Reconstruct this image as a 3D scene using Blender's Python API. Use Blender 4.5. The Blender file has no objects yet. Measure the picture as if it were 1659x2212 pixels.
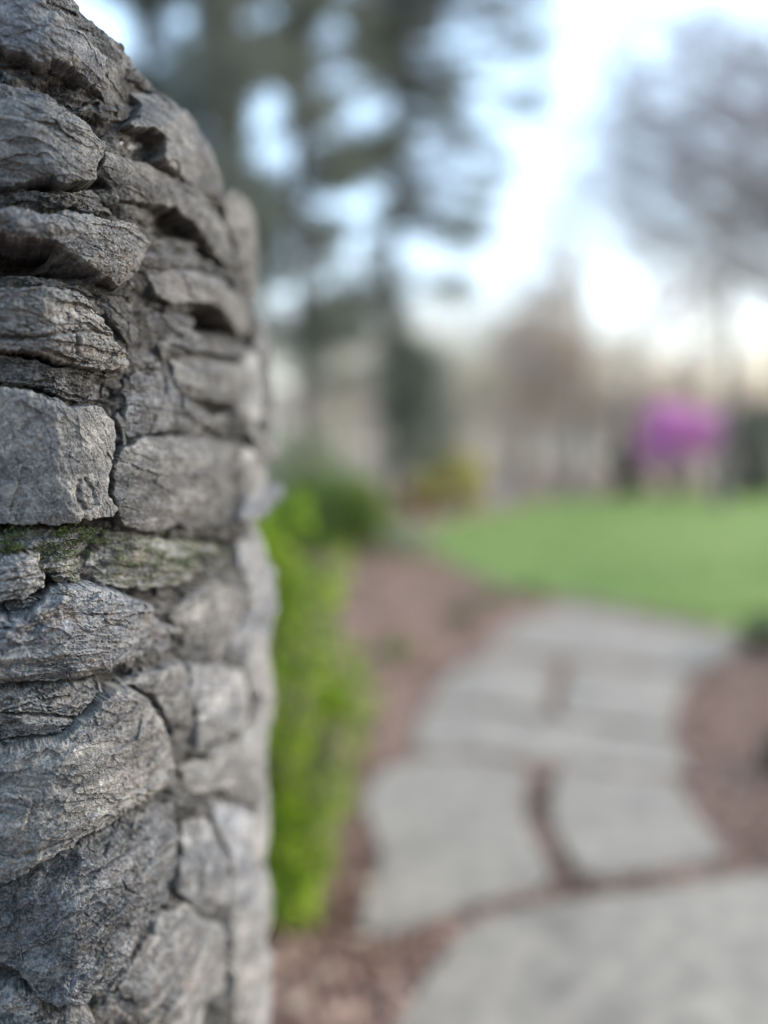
import bpy, math, random
import numpy as np
from mathutils import Vector

SC = bpy.context.scene
COL = SC.collection
R = math.radians
rng = np.random.default_rng(7)
random.seed(7)

# ------------------------------------------------------------------ camera
CAMH = 1.30
PITCH = math.atan(146 / 1797.0)
FPX = 1797.0
cam_d = bpy.data.cameras.new('camera')
cam = bpy.data.objects.new('camera', cam_d)
COL.objects.link(cam)
cam.location = (0, 0, CAMH)
cam.rotation_euler = (R(90) - PITCH, 0, 0)
cam_d.sensor_fit = 'HORIZONTAL'
cam_d.sensor_width = 24
cam_d.lens = 26
cam_d.clip_start = 0.02
cam_d.clip_end = 2000
cam_d.dof.use_dof = True
cam_d.dof.focus_distance = 0.605
cam_d.dof.aperture_fstop = 0.88
SC.camera = cam

# ------------------------------------------------------------------ light
SUN_EL, SUN_AZ = 24.0, 74.0          # degrees, azimuth clockwise from +Y (the view direction)
W = bpy.data.worlds.new('World')
SC.world = W
W.use_nodes = True
nt = W.node_tree
nt.nodes.clear()
wo = nt.nodes.new('ShaderNodeOutputWorld')
bg = nt.nodes.new('ShaderNodeBackground')
sky = nt.nodes.new('ShaderNodeTexSky')
sky.sky_type = 'NISHITA'
sky.sun_disc = False
sky.sun_elevation = R(SUN_EL)
sky.sun_rotation = R(SUN_AZ)
sky.air_density = 1.0
sky.dust_density = 2.0
sky.ozone_density = 1.0
hs = nt.nodes.new('ShaderNodeHueSaturation')
hs.inputs['Saturation'].default_value = 0.85
nt.links.new(sky.outputs[0], hs.inputs['Color'])
# thin bright high cloud veiling the sky, slightly uneven
wtc = nt.nodes.new('ShaderNodeTexCoord')
wnz = nt.nodes.new('ShaderNodeTexNoise'); wnz.inputs['Scale'].default_value = 2.2; wnz.inputs['Detail'].default_value = 5
wmr = nt.nodes.new('ShaderNodeMapRange'); wmr.inputs['To Min'].default_value = 0.25; wmr.inputs['To Max'].default_value = 0.78
wmx = nt.nodes.new('ShaderNodeMix'); wmx.data_type = 'RGBA'
nt.links.new(wtc.outputs['Generated'], wnz.inputs['Vector'])
nt.links.new(wnz.outputs['Fac'], wmr.inputs['Value'])
nt.links.new(wmr.outputs[0], wmx.inputs['Factor'])
nt.links.new(hs.outputs[0], wmx.inputs['A'])
wsx = nt.nodes.new('ShaderNodeSeparateXYZ'); nt.links.new(wtc.outputs['Generated'], wsx.inputs[0])
wcr = nt.nodes.new('ShaderNodeValToRGB'); nt.links.new(wsx.outputs['Z'], wcr.inputs[0])   # cream at the horizon, cyan white above
_e = wcr.color_ramp.elements
_e.new(0.5)
for _x, _p, _c in zip(_e, (0.02, 0.24, 0.7), ((1.0, 0.93, 0.80), (0.56, 0.80, 1.0), (0.47, 0.73, 1.0))): _x.position = _p; _x.color = (*_c, 1)
wsc = nt.nodes.new('ShaderNodeVectorMath'); wsc.operation = 'SCALE'; wsc.inputs['Scale'].default_value = 3.3
nt.links.new(wcr.outputs[0], wsc.inputs[0]); nt.links.new(wsc.outputs[0], wmx.inputs['B'])
nt.links.new(wmx.outputs['Result'], bg.inputs[0])
bg.inputs[1].default_value = 0.12
nt.links.new(bg.outputs[0], wo.inputs[0])

sun_d = bpy.data.lights.new('sun', 'SUN')
sun_d.energy = 0.6
sun_d.angle = R(14)
sun_d.color = (1.0, 0.94, 0.86)
sun = bpy.data.objects.new('sun', sun_d)
COL.objects.link(sun)
az, el = R(SUN_AZ), R(SUN_EL)
sd = Vector((math.sin(az) * math.cos(el), math.cos(az) * math.cos(el), math.sin(el)))
sun.rotation_euler = (-sd).to_track_quat('-Z', 'Y').to_euler()
sun.location = sd * 50

SC.view_settings.view_transform = 'Standard'
SC.view_settings.look = 'None'
SC.view_settings.exposure = 2.52
SC.view_settings.gamma = 1.0
SC.view_settings.use_curve_mapping = False
SC.render.engine = 'CYCLES'
SC.cycles.use_denoising = True
try:
    SC.cycles.denoiser = 'OPENIMAGEDENOISE'
    SC.cycles.denoising_input_passes = 'RGB_ALBEDO_NORMAL'
    SC.cycles.denoising_prefilter = 'ACCURATE'
except Exception:
    pass
SC.cycles.max_bounces = 6
SC.cycles.diffuse_bounces = 4
SC.cycles.transparent_max_bounces = 8

# ------------------------------------------------------------------ projection helpers (reference frame 1659 x 2212)
def ray(px, py):
    """pixel -> (q, zr): plan ratio x/y and slope z/y of the viewing direction"""
    px = np.asarray(px, float); py = np.asarray(py, float)
    dx = (px - 829.5) / FPX
    dz = (1106.0 - py) / FPX
    y = math.cos(PITCH) + math.sin(PITCH) * dz
    z = -math.sin(PITCH) + math.cos(PITCH) * dz
    return dx / y, z / y

def at(px, py, Y):
    q, zr = ray(px, py)
    return Vector((float(q) * Y, Y, CAMH + float(zr) * Y))

def ground(px, py):
    q, zr = ray(px, py)
    Y = -CAMH / float(zr)
    return (float(q) * Y, Y)

# ------------------------------------------------------------------ numpy noise
def _h(ix, iy, seed):
    h = (ix.astype(np.int64) * 374761393 + iy.astype(np.int64) * 668265263 + int(seed) * 974634777) & 0xFFFFFFFF
    h = ((h ^ (h >> 13)) * 1274126177) & 0xFFFFFFFF
    h = ((h ^ (h >> 16)) * 2246822519) & 0xFFFFFFFF
    return ((h ^ (h >> 15)) & 0xFFFFFF) / float(0xFFFFFF)

def gn(x, y, seed=0):
    """2D gradient noise, about -0.7..0.7"""
    x0 = np.floor(x); y0 = np.floor(y)
    fx = x - x0; fy = y - y0
    u = fx * fx * fx * (fx * (fx * 6 - 15) + 10)
    v = fy * fy * fy * (fy * (fy * 6 - 15) + 10)
    def g(ix, iy, dx, dy):
        a = _h(ix, iy, seed) * 2 * np.pi
        return np.cos(a) * dx + np.sin(a) * dy
    n00 = g(x0, y0, fx, fy); n10 = g(x0 + 1, y0, fx - 1, fy)
    n01 = g(x0, y0 + 1, fx, fy - 1); n11 = g(x0 + 1, y0 + 1, fx - 1, fy - 1)
    return (n00 * (1 - u) + n10 * u) * (1 - v) + (n01 * (1 - u) + n11 * u) * v

def fbm(x, y, seed, octs=4, gain=0.5):
    s = 0; a = 1
    for o in range(octs):
        s = s + a * gn(x * 2 ** o, y * 2 ** o, seed + o * 17)
        a *= gain
    return s

def chips(x, y, seed, tilt=1.0):
    """voronoi facets: each cell is a small tilted plane at its own level"""
    x0 = np.floor(x); y0 = np.floor(y)
    best = np.full(x.shape, 1e9); val = np.zeros(x.shape)
    for i in (-1, 0, 1):
        for j in (-1, 0, 1):
            cx = x0 + i; cy = y0 + j
            jx = cx + _h(cx, cy, seed); jy = cy + _h(cx, cy, seed + 5)
            d = (x - jx) ** 2 + (y - jy) ** 2
            a = _h(cx, cy, seed + 9) * 6.283
            pl = (np.cos(a) * (x - jx) + np.sin(a) * (y - jy)) * tilt + (_h(cx, cy, seed + 12) - 0.5)
            m = d < best
            best = np.where(m, d, best); val = np.where(m, pl, val)
    return val

def sstep(a, b, x):
    t = np.clip((x - a) / (b - a), 0, 1)
    return t * t * (3 - 2 * t)

def poly_sdf(X, Y, poly):
    P = np.array(poly, float); Q = np.roll(P, -1, axis=0)
    d2 = np.full(X.shape, 1e18); inside = np.zeros(X.shape, bool)
    for (ax, ay), (bx, by) in zip(P, Q):
        ex, ey = bx - ax, by - ay
        t = np.clip(((X - ax) * ex + (Y - ay) * ey) / (ex * ex + ey * ey + 1e-9), 0, 1)
        d2 = np.minimum(d2, (X - ax - t * ex) ** 2 + (Y - ay - t * ey) ** 2)
        c = (ay > Y) != (by > Y)
        with np.errstate(divide='ignore', invalid='ignore'):
            xi = (bx - ax) * (Y - ay) / (by - ay + 1e-12) + ax
        inside ^= c & (X < xi)
    d = np.sqrt(d2)
    return np.where(inside, d, -d)

def line_dist(X, Y, pts):
    d2 = np.full(X.shape, 1e18)
    for (ax, ay), (bx, by) in zip(pts[:-1], pts[1:]):
        ex, ey = bx - ax, by - ay
        t = np.clip(((X - ax) * ex + (Y - ay) * ey) / (ex * ex + ey * ey + 1e-9), 0, 1)
        d2 = np.minimum(d2, (X - ax - t * ex) ** 2 + (Y - ay - t * ey) ** 2)
    return np.sqrt(d2)

# ------------------------------------------------------------------ mesh helpers
def raw_mesh(name, V, F, smooth=False):
    """V (n,3); F (m,k) int array, or a list of such arrays"""
    Fs = F if isinstance(F, list) else [F]
    Fs = [f for f in Fs if len(f)]
    me = bpy.data.meshes.new(name)
    V = np.ascontiguousarray(V, dtype=np.float32)
    me.vertices.add(len(V))
    me.vertices.foreach_set('co', V.ravel())
    nl = sum(f.size for f in Fs); nf = sum(len(f) for f in Fs)
    me.loops.add(nl); me.polygons.add(nf)
    me.loops.foreach_set('vertex_index', np.concatenate([f.ravel() for f in Fs]).astype(np.int32))
    tot = np.concatenate([np.full(len(f), f.shape[1], np.int32) for f in Fs])
    me.polygons.foreach_set('loop_start', np.concatenate([[0], np.cumsum(tot)[:-1]]).astype(np.int32))
    me.polygons.foreach_set('use_smooth', np.full(nf, smooth))
    me.update(calc_edges=True)
    me.validate()
    return me

def obj(name, me, mat=None, parent=None, loc=None):
    o = bpy.data.objects.new(name, me)
    COL.objects.link(o)
    if mat is not None:
        me.materials.append(mat)
    if loc is not None:
        o.location = loc
    if parent is not None:
        o.parent = parent
        if loc is not None:
            o.location = Vector(loc) - parent.location
    return o

def empty(name, loc):
    o = bpy.data.objects.new(name, None)
    o.empty_display_size = 0.1
    COL.objects.link(o)
    o.location = loc
    return o

def tag(o, label=None, cat=None, group=None, kind=None):
    if label: o['label'] = label
    if cat: o['category'] = cat
    if group: o['group'] = group
    if kind: o['kind'] = kind
    return o

class Acc:
    """collects geometry as world coordinates"""
    def __init__(s): s.v = []; s.f = {}; s.n = 0
    def add(s, V, F):
        V = np.asarray(V, float); F = np.asarray(F, int)
        s.v.append(V); s.f.setdefault(F.shape[1], []).append(F + s.n); s.n += len(V)
    def tubes(s, P0, P1, r0, r1, k=5):
        P0 = np.atleast_2d(P0).astype(float); P1 = np.atleast_2d(P1).astype(float)
        n = len(P0)
        if not n: return
        r0 = np.broadcast_to(r0, (n,)); r1 = np.broadcast_to(r1, (n,))
        d = P1 - P0; d /= np.linalg.norm(d, axis=1, keepdims=True) + 1e-9
        up = np.where(np.abs(d[:, 2:3]) < 0.9, np.array([[0, 0, 1.0]]), np.array([[1.0, 0, 0]]))
        a = np.cross(d, up); a /= np.linalg.norm(a, axis=1, keepdims=True) + 1e-9
        b = np.cross(d, a)
        ang = np.arange(k) * 2 * np.pi / k
        c = np.cos(ang)[None, :, None]; sn = np.sin(ang)[None, :, None]
        ring = a[:, None] * c + b[:, None] * sn
        V = np.concatenate([P0[:, None] + ring * r0[:, None, None], P1[:, None] + ring * r1[:, None, None]], axis=1).reshape(-1, 3)
        i = np.arange(k); j = (i + 1) % k
        f = np.stack([i, j, j + k, i + k], 1)
        F = (f[None] + (np.arange(n) * 2 * k)[:, None, None]).reshape(-1, 4)
        s.add(V, F)
    def leaves(s, C, size, flat=0.0, aspect=0.5, droop=None, seed=0):
        """leaf-shaped quads (pointed diamonds, creased) at C with random orientation"""
        g = np.random.default_rng(seed)
        n = len(C)
        if not n: return
        a = g.normal(size=(n, 3))
        if droop is not None: a = a * (1 - abs(droop)) + np.array([0, 0, -1.0]) * droop * 1.5
        a /= np.linalg.norm(a, axis=1, keepdims=True)
        nrm = g.normal(size=(n, 3)); nrm[:, 2] = np.abs(nrm[:, 2]) + flat
        b = np.cross(nrm, a); b /= np.linalg.norm(b, axis=1, keepdims=True) + 1e-9
        sz = (np.broadcast_to(size, (n,)) * g.uniform(0.65, 1.3, n))[:, None]
        up = np.cross(a, b) * sz * 0.12
        V = np.stack([C - a * sz * .5, C + b * sz * .5 * aspect + up, C + a * sz * .5, C - b * sz * .5 * aspect + up], 1).reshape(-1, 3)
        F = (np.arange(4)[None] + (np.arange(n) * 4)[:, None])
        F = np.concatenate([F[:, [0, 1, 2]], F[:, [0, 2, 3]]])
        s.add(V, F)
    def obj(s, name, mat, parent=None, loc=None, smooth=False):
        V = np.concatenate(s.v)
        F = [np.concatenate(x) for x in s.f.values()]
        L = np.array(loc if loc is not None else (parent.location if parent is not None else (0, 0, 0)), float)
        return obj(name, raw_mesh(name, V - L, F, smooth), mat, parent, Vector(L))

# ------------------------------------------------------------------ materials
def new_mat(name):
    m = bpy.data.materials.new(name)
    m.use_nodes = True
    t = m.node_tree
    t.nodes.clear()
    o = t.nodes.new('ShaderNodeOutputMaterial')
    p = t.nodes.new('ShaderNodeBsdfPrincipled')
    t.links.new(p.outputs[0], o.inputs[0])
    return m, t, p, o

def N(t, typ, **kw):
    n = t.nodes.new(typ)
    for k, v in kw.items():
        if k.startswith('i_'):
            n.inputs[k[2:].replace('_', ' ')].default_value = v
        else:
            setattr(n, k, v)
    return n

def noise(t, vec, scale, detail=5, rough=0.6, dist=0.0):
    n = N(t, 'ShaderNodeTexNoise')
    n.inputs['Scale'].default_value = scale
    n.inputs['Detail'].default_value = detail
    n.inputs['Roughness'].default_value = rough
    n.inputs['Distortion'].default_value = dist
    t.links.new(vec, n.inputs['Vector'])
    return n.outputs['Fac']

def ramp(t, fac, stops, interp='LINEAR'):
    r = N(t, 'ShaderNodeValToRGB')
    r.color_ramp.interpolation = interp
    e = r.color_ramp.elements
    while len(e) < len(stops): e.new(0.5)
    for x, (p, c) in zip(e, stops):
        x.position = p
        x.color = (*c, 1) if len(c) == 3 else c
    t.links.new(fac, r.inputs[0])
    return r.outputs[0]

def g3(v): return (v, v, v)

def mix(t, fac, a, b, mode='MIX'):
    m = N(t, 'ShaderNodeMix', data_type='RGBA', blend_type=mode)
    m.clamp_factor = True
    for s, x in ((m.inputs['Factor'], fac), (m.inputs['A'], a), (m.inputs['B'], b)):
        if isinstance(x, bpy.types.NodeSocket): t.links.new(x, s)
        elif isinstance(x, (int, float)): s.default_value = x
        else: s.default_value = (*x, 1)
    return m.outputs['Result']

def math_n(t, op, a, b=0.0, clamp=False):
    m = N(t, 'ShaderNodeMath', operation=op)
    m.use_clamp = clamp
    for s, x in zip(m.inputs, (a, b)):
        if isinstance(x, bpy.types.NodeSocket): t.links.new(x, s)
        else: s.default_value = x
    return m.outputs[0]

def bump(t, h, strength, dist, p, normal=None):
    b = N(t, 'ShaderNodeBump')
    b.inputs['Strength'].default_value = strength
    b.inputs['Distance'].default_value = dist
    t.links.new(h, b.inputs['Height'])
    if normal is not None: t.links.new(normal, b.inputs['Normal'])
    t.links.new(b.outputs[0], p.inputs['Normal'])
    return b.outputs[0]

def stone_mat():
    m, t, p, o = new_mat('limestone')
    tc = N(t, 'ShaderNodeTexCoord')
    oi = N(t, 'ShaderNodeObjectInfo')
    off = N(t, 'ShaderNodeVectorMath', operation='SCALE')
    cmb = N(t, 'ShaderNodeCombineXYZ')
    for i in range(3): t.links.new(oi.outputs['Random'], cmb.inputs[i])
    t.links.new(cmb.outputs[0], off.inputs[0]); off.inputs['Scale'].default_value = 7.0
    add = N(t, 'ShaderNodeVectorMath', operation='ADD')
    t.links.new(tc.outputs['Object'], add.inputs[0]); t.links.new(off.outputs[0], add.inputs[1])
    v = add.outputs[0]
    # stretched along the bedding
    mp = N(t, 'ShaderNodeMapping'); mp.inputs['Scale'].default_value = (0.45, 0.45, 1.6)
    t.links.new(v, mp.inputs[0]); vs = mp.outputs[0]
    at_ = lambda n: N(t, 'ShaderNodeAttribute', attribute_type='OBJECT', attribute_name=n).outputs['Fac']
    tone, warm, dirt = at_('tone'), at_('warm'), at_('dirt')
    moss = N(t, 'ShaderNodeAttribute', attribute_type='GEOMETRY', attribute_name='moss').outputs['Fac']
    big = noise(t, vs, 22, 4, 0.6, 0.6)
    mid = noise(t, v, 90, 6, 0.68, 0.3)
    fine = noise(t, v, 420, 4, 0.7)
    grit = noise(t, v, 1100, 2, 0.6)
    base = ramp(t, big, [(0.32, (0.066, 0.071, 0.080)), (0.46, (0.160, 0.163, 0.171)), (0.56, (0.240, 0.238, 0.238)), (0.68, (0.40, 0.393, 0.378))])
    col = mix(t, 0.85, base, ramp(t, mid, [(0.30, g3(0.28)), (0.44, g3(0.75)), (0.56, g3(1.10)), (0.70, g3(1.75))]), 'MULTIPLY')
    col = mix(t, 0.9, col, ramp(t, fine, [(0.34, g3(0.38)), (0.5, g3(0.95)), (0.66, g3(1.7))]), 'MULTIPLY')
    col = mix(t, 0.6, col, ramp(t, grit, [(0.38, g3(0.35)), (0.5, g3(.95)), (0.62, g3(1.8))]), 'MULTIPLY')
    # each stone its own cast, from slate blue to brownish
    cast = ramp(t, oi.outputs['Random'], [(0.0, (0.86, 0.95, 1.12)), (0.5, (1.0, 1.0, 1.0)), (1.0, (1.05, 1.0, 0.94))])
    col = mix(t, 0.8, col, cast, 'MULTIPLY')
    # pale weathered patches and bluish dark patches
    pw = ramp(t, noise(t, vs, 48, 6, 0.7, 0.9), [(0.54, g3(0)), (0.63, g3(0.75))])
    col = mix(t, pw, col, mix(t, 0.6, (0.36, 0.355, 0.34), ramp(t, fine, [(0.3, g3(0.5)), (0.7, g3(1.5))]), 'MULTIPLY'))
    bw = ramp(t, noise(t, vs, 27, 5, 0.65, 0.5), [(0.56, g3(0)), (0.68, g3(0.7))])
    col = mix(t, bw, col, (0.062, 0.070, 0.088))
    # warm iron stains
    wn = math_n(t, 'MULTIPLY', ramp(t, noise(t, v, 34, 5, 0.6, 0.8), [(0.52, g3(0)), (0.70, g3(1))]), warm, True)
    col = mix(t, wn, col, (0.23, 0.165, 0.115))
    # black biofilm, patchy and speckled
    dk = ramp(t, noise(t, v, 60, 7, 0.75, 0.5), [(0.48, g3(0)), (0.55, g3(1))])
    dk = math_n(t, 'MULTIPLY', dk, dirt, True)
    col = mix(t, dk, col, (0.030, 0.030, 0.031))
    # pale crust specks and calcite lines
    sp = ramp(t, noise(t, v, 260, 5, 0.75), [(0.57, g3(0)), (0.64, g3(1))])
    col = mix(t, math_n(t, 'MULTIPLY', sp, 0.65), col, (0.46, 0.44, 0.40))
    wv = ramp(t, noise(t, vs, 55, 4, 0.55, 1.2), [(0.492, g3(0)), (0.50, g3(1)), (0.508, g3(0))])
    col = mix(t, math_n(t, 'MULTIPLY', wv, math_n(t, 'MULTIPLY', warm, 0.5)), col, (0.44, 0.42, 0.37))
    # worn arrises are paler: the fresh stone shows
    geo = N(t, 'ShaderNodeNewGeometry')
    wear = ramp(t, geo.outputs['Pointiness'], [(0.50, g3(0)), (0.58, g3(1))])
    col = mix(t, math_n(t, 'MULTIPLY', wear, math_n(t, 'ADD', 0.40, math_n(t, 'MULTIPLY', warm, 0.5)), True), col, (0.42, 0.412, 0.39))
    tn = N(t, 'ShaderNodeCombineColor')
    for i in range(3): t.links.new(tone, tn.inputs[i])
    col = mix(t, 1.0, col, tn.outputs[0], 'MULTIPLY')
    mcol = ramp(t, noise(t, v, 300, 4, 0.7), [(0.3, (0.020, 0.026, 0.012)), (0.6, (0.060, 0.075, 0.030)), (0.75, (0.17, 0.165, 0.09))])
    col = mix(t, moss, col, mcol)
    t.links.new(col, p.inputs['Base Color'])
    p.inputs['Roughness'].default_value = 0.86
    p.inputs['Specular IOR Level'].default_value = 0.35
    hsum = math_n(t, 'ADD', math_n(t, 'MULTIPLY', fine, 0.7), math_n(t, 'MULTIPLY', grit, 0.35))
    bump(t, hsum, 0.8, 0.0008, p)
    return m

def core_mat():
    m, t, p, o = new_mat('wall_core_grit')
    tc = N(t, 'ShaderNodeTexCoord'); v = tc.outputs['Object']
    a = noise(t, v, 120, 7, 0.8, 0.4)
    b = noise(t, v, 30, 4, 0.6)
    c = noise(t, v, 420, 5, 0.8)
    col = ramp(t, a, [(0.38, (0.012, 0.012, 0.012)), (0.53, (0.040, 0.039, 0.038)), (0.64, (0.13, 0.125, 0.118)), (0.74, (0.30, 0.285, 0.26))])
    col = mix(t, 0.8, col, ramp(t, b, [(0.35, g3(0.45)), (0.65, g3(1.3))]), 'MULTIPLY')
    col = mix(t, ramp(t, c, [(0.60, g3(0)), (0.68, g3(0.8))]), col, (0.34, 0.31, 0.25))
    t.links.new(col, p.inputs['Base Color'])
    p.inputs['Roughness'].default_value = 0.95
    bump(t, math_n(t, 'ADD', a, math_n(t, 'MULTIPLY', c, 0.4)), 0.9, 0.002, p)
    return m

def leaf_mat(name, cols, rough=0.55, trans=0.35, scale=3.0):
    """leaf colours varied per clump in space and per leaf"""
    m, t, p, o = new_mat(name)
    p.inputs['Specular IOR Level'].default_value = 0.2
    geo = N(t, 'ShaderNodeNewGeometry')
    tc = N(t, 'ShaderNodeTexCoord')
    n1 = noise(t, tc.outputs['Object'], scale, 3, 0.6)
    mixv = math_n(t, 'ADD', math_n(t, 'MULTIPLY', n1, 0.65), math_n(t, 'MULTIPLY', geo.outputs['Random Per Island'], 0.35))
    st = [(0.28 + 0.42 * i / (len(cols) - 1), c) for i, c in enumerate(cols)]
    col = ramp(t, mixv, st)
    t.links.new(col, p.inputs['Base Color'])
    p.inputs['Roughness'].default_value = rough
    tr = N(t, 'ShaderNodeBsdfTranslucent')
    t.links.new(col, tr.inputs[0])
    ms = N(t, 'ShaderNodeMixShader')
    ms.inputs[0].default_value = trans
    t.links.new(p.outputs[0], ms.inputs[1]); t.links.new(tr.outputs[0], ms.inputs[2])
    t.links.new(ms.outputs[0], o.inputs[0])
    return m

def rough_mat(name, cols, scale, scale2, rough=0.9, bdist=0.004, bstr=0.6, spread=(0.3, 0.7)):
    m, t, p, o = new_mat(name)
    tc = N(t, 'ShaderNodeTexCoord'); v = tc.outputs['Object']
    a = noise(t, v, scale, 6, 0.65, 0.3); b = noise(t, v, scale2, 5, 0.7)
    st = [(spread[0] + (spread[1] - spread[0]) * i / (len(cols) - 1), c) for i, c in enumerate(cols)]
    col = ramp(t, a, st)
    col = mix(t, 0.8, col, ramp(t, b, [(0.3, g3(0.55)), (0.5, g3(1.0)), (0.7, g3(1.4))]), 'MULTIPLY')
    t.links.new(col, p.inputs['Base Color'])
    p.inputs['Roughness'].default_value = rough
    bump(t, b, bstr, bdist, p)
    return m

M = {}
M['stone'] = stone_mat()
M['core'] = core_mat()
M['mulch'] = rough_mat('mulch_soil', [(0.09, 0.052, 0.034), (0.195, 0.120, 0.082), (0.35, 0.23, 0.165)], 2.2, 60, bdist=0.02)
M['chip'] = leaf_mat('bark_chips', [(0.085, 0.050, 0.034), (0.225, 0.128, 0.090), (0.40, 0.25, 0.185), (0.56, 0.38, 0.29)], 0.85, 0.0, 2.6)
M['lawn'] = rough_mat('lawn_turf', [(0.11, 0.19, 0.05), (0.175, 0.265, 0.075), (0.26, 0.32, 0.12)], 0.5, 9, bdist=0.02)
M['grass'] = leaf_mat('grass_blades', [(0.13, 0.20, 0.05), (0.215, 0.285, 0.085), (0.32, 0.36, 0.14)], 0.6, 0.35, 0.35)
M['flag'] = rough_mat('flagstone', [(0.128, 0.108, 0.088), (0.188, 0.158, 0.127), (0.216, 0.182, 0.145), (0.27, 0.23, 0.18)], 3.4, 14, bdist=0.004, rough=0.8)
M['bark'] = rough_mat('bark', [(0.05, 0.040, 0.033), (0.10, 0.080, 0.065), (0.16, 0.13, 0.11)], 8, 40, bdist=0.02)
M['greybark'] = rough_mat('grey_bark', [(0.10, 0.09, 0.085), (0.17, 0.15, 0.14)], 8, 40, bdist=0.02)
M['twig'] = rough_mat('twig_bark', [(0.27, 0.25, 0.265), (0.40, 0.365, 0.37)], 4, 20, bdist=0.002)
M['warmtwig'] = rough_mat('brown_twig_bark', [(0.36, 0.265, 0.20), (0.48, 0.36, 0.28)], 4, 20, bdist=0.002)
M['needles'] = leaf_mat('needles', [(0.080, 0.100, 0.090), (0.135, 0.155, 0.130), (0.20, 0.215, 0.165)], 0.6, 0.35, 0.6)
M['lime'] = leaf_mat('lime_leaves', [(0.035, 0.085, 0.008), (0.06, 0.13, 0.008), (0.26, 0.385, 0.024), (0.48, 0.62, 0.05)], 0.45, 0.4, 9.0)
M['green'] = leaf_mat('green_leaves', [(0.035, 0.075, 0.015), (0.09, 0.16, 0.03), (0.16, 0.24, 0.05)], 0.5, 0.35, 4.0)
M['yellowgreen'] = leaf_mat('yellow_green_leaves', [(0.14, 0.18, 0.03), (0.28, 0.30, 0.05), (0.38, 0.36, 0.08)], 0.5, 0.35, 4.0)
M['pale'] = leaf_mat('pale_leaves', [(0.22, 0.27, 0.14), (0.36, 0.40, 0.25), (0.48, 0.48, 0.36)], 0.6, 0.35, 3.0)
M['orange'] = leaf_mat('orange_leaves', [(0.27, 0.33, 0.09), (0.46, 0.43, 0.13), (0.58, 0.44, 0.16)], 0.6, 0.35, 3.0)
M['red'] = leaf_mat('red_leaves', [(0.16, 0.05, 0.03), (0.26, 0.10, 0.06)], 0.6, 0.3, 3.0)
M['magenta'] = leaf_mat('magenta_blossom', [(0.50, 0.16, 0.45), (0.68, 0.30, 0.62), (0.78, 0.48, 0.70)], 0.6, 0.4, 3.0)
M['tan'] = leaf_mat('tan_dry_leaves', [(0.33, 0.26, 0.185), (0.47, 0.38, 0.28), (0.60, 0.50, 0.38)], 0.7, 0.45, 0.8)
M['peach'] = leaf_mat('peach_buds', [(0.44, 0.30, 0.22), (0.58, 0.42, 0.31), (0.70, 0.54, 0.42)], 0.7, 0.45, 0.8)
M['olive'] = leaf_mat('olive_leaves', [(0.28, 0.26, 0.16), (0.42, 0.37, 0.24), (0.54, 0.47, 0.32)], 0.7, 0.45, 0.8)
M['litter'] = rough_mat('leaf_litter_slope', [(0.24, 0.19, 0.14), (0.36, 0.29, 0.215), (0.46, 0.38, 0.285)], 0.12, 3, bdist=0.05)
M['rock'] = rough_mat('blue_grey_rock', [(0.20, 0.21, 0.23), (0.33, 0.34, 0.36)], 3, 20, bdist=0.01)
M['dark'] = leaf_mat('dark_leaves', [(0.010, 0.018, 0.010), (0.025, 0.040, 0.020), (0.05, 0.07, 0.035)], 0.5, 0.2, 4.0)
M['moss'] = leaf_mat('moss_tufts', [(0.022, 0.034, 0.012), (0.052, 0.076, 0.024), (0.11, 0.135, 0.05)], 0.8, 0.2, 60.0)

# ================================================================== GROUND
def sheet(name, x0, x1, y0, y1, nx, ny, zfun, mat, hole=None):
    xs = np.linspace(x0, x1, nx); ys = np.linspace(y0, y1, ny)
    X, Y = np.meshgrid(xs, ys)
    Z = zfun(X, Y)
    idx = np.arange(nx * ny).reshape(ny, nx)
    F = np.stack([idx[:-1, :-1], idx[:-1, 1:], idx[1:, 1:], idx[1:, :-1]], -1).reshape(-1, 4)
    return obj(name, raw_mesh(name, np.stack([X, Y, Z], -1).reshape(-1, 3), F, True), mat)

g1 = np.concatenate([-np.geomspace(900, 12, 30), np.linspace(-10, 14, 90), np.geomspace(16, 900, 30)])
g2 = np.concatenate([-np.geomspace(900, 4, 20), np.linspace(-3, 30, 120), np.geomspace(32, 900, 30)])
GX, GY = np.meshgrid(g1, g2)
GZ = -0.016 + 0.008 * fbm(GX * 1.3, GY * 1.3, 3) * (np.abs(GX) < 20)
idx = np.arange(GX.size).reshape(GX.shape)
F = np.stack([idx[:-1, :-1], idx[:-1, 1:], idx[1:, 1:], idx[1:, :-1]], -1).reshape(-1, 4)
ground_o = tag(obj('ground', raw_mesh('ground', np.stack([GX, GY, GZ], -1).reshape(-1, 3), F, True), M['mulch']), kind='structure')

def smooth_poly(pts, k=6, jit=0.0, seed=0):
    """Catmull-Rom closed curve through pts"""
    P = np.array(pts, float); n = len(P); out = []
    for i in range(n):
        a, b, c, d = P[i - 1], P[i], P[(i + 1) % n], P[(i + 2) % n]
        for j in range(k):
            s = j / k
            out.append(0.5 * ((2 * b) + (c - a) * s + (2 * a - 5 * b + 4 * c - d) * s * s + (-a + 3 * b - 3 * c + d) * s ** 3))
    out = np.array(out)
    if jit:
        g = np.random.default_rng(seed)
        out += g.normal(size=out.shape) * jit
    return out

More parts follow.
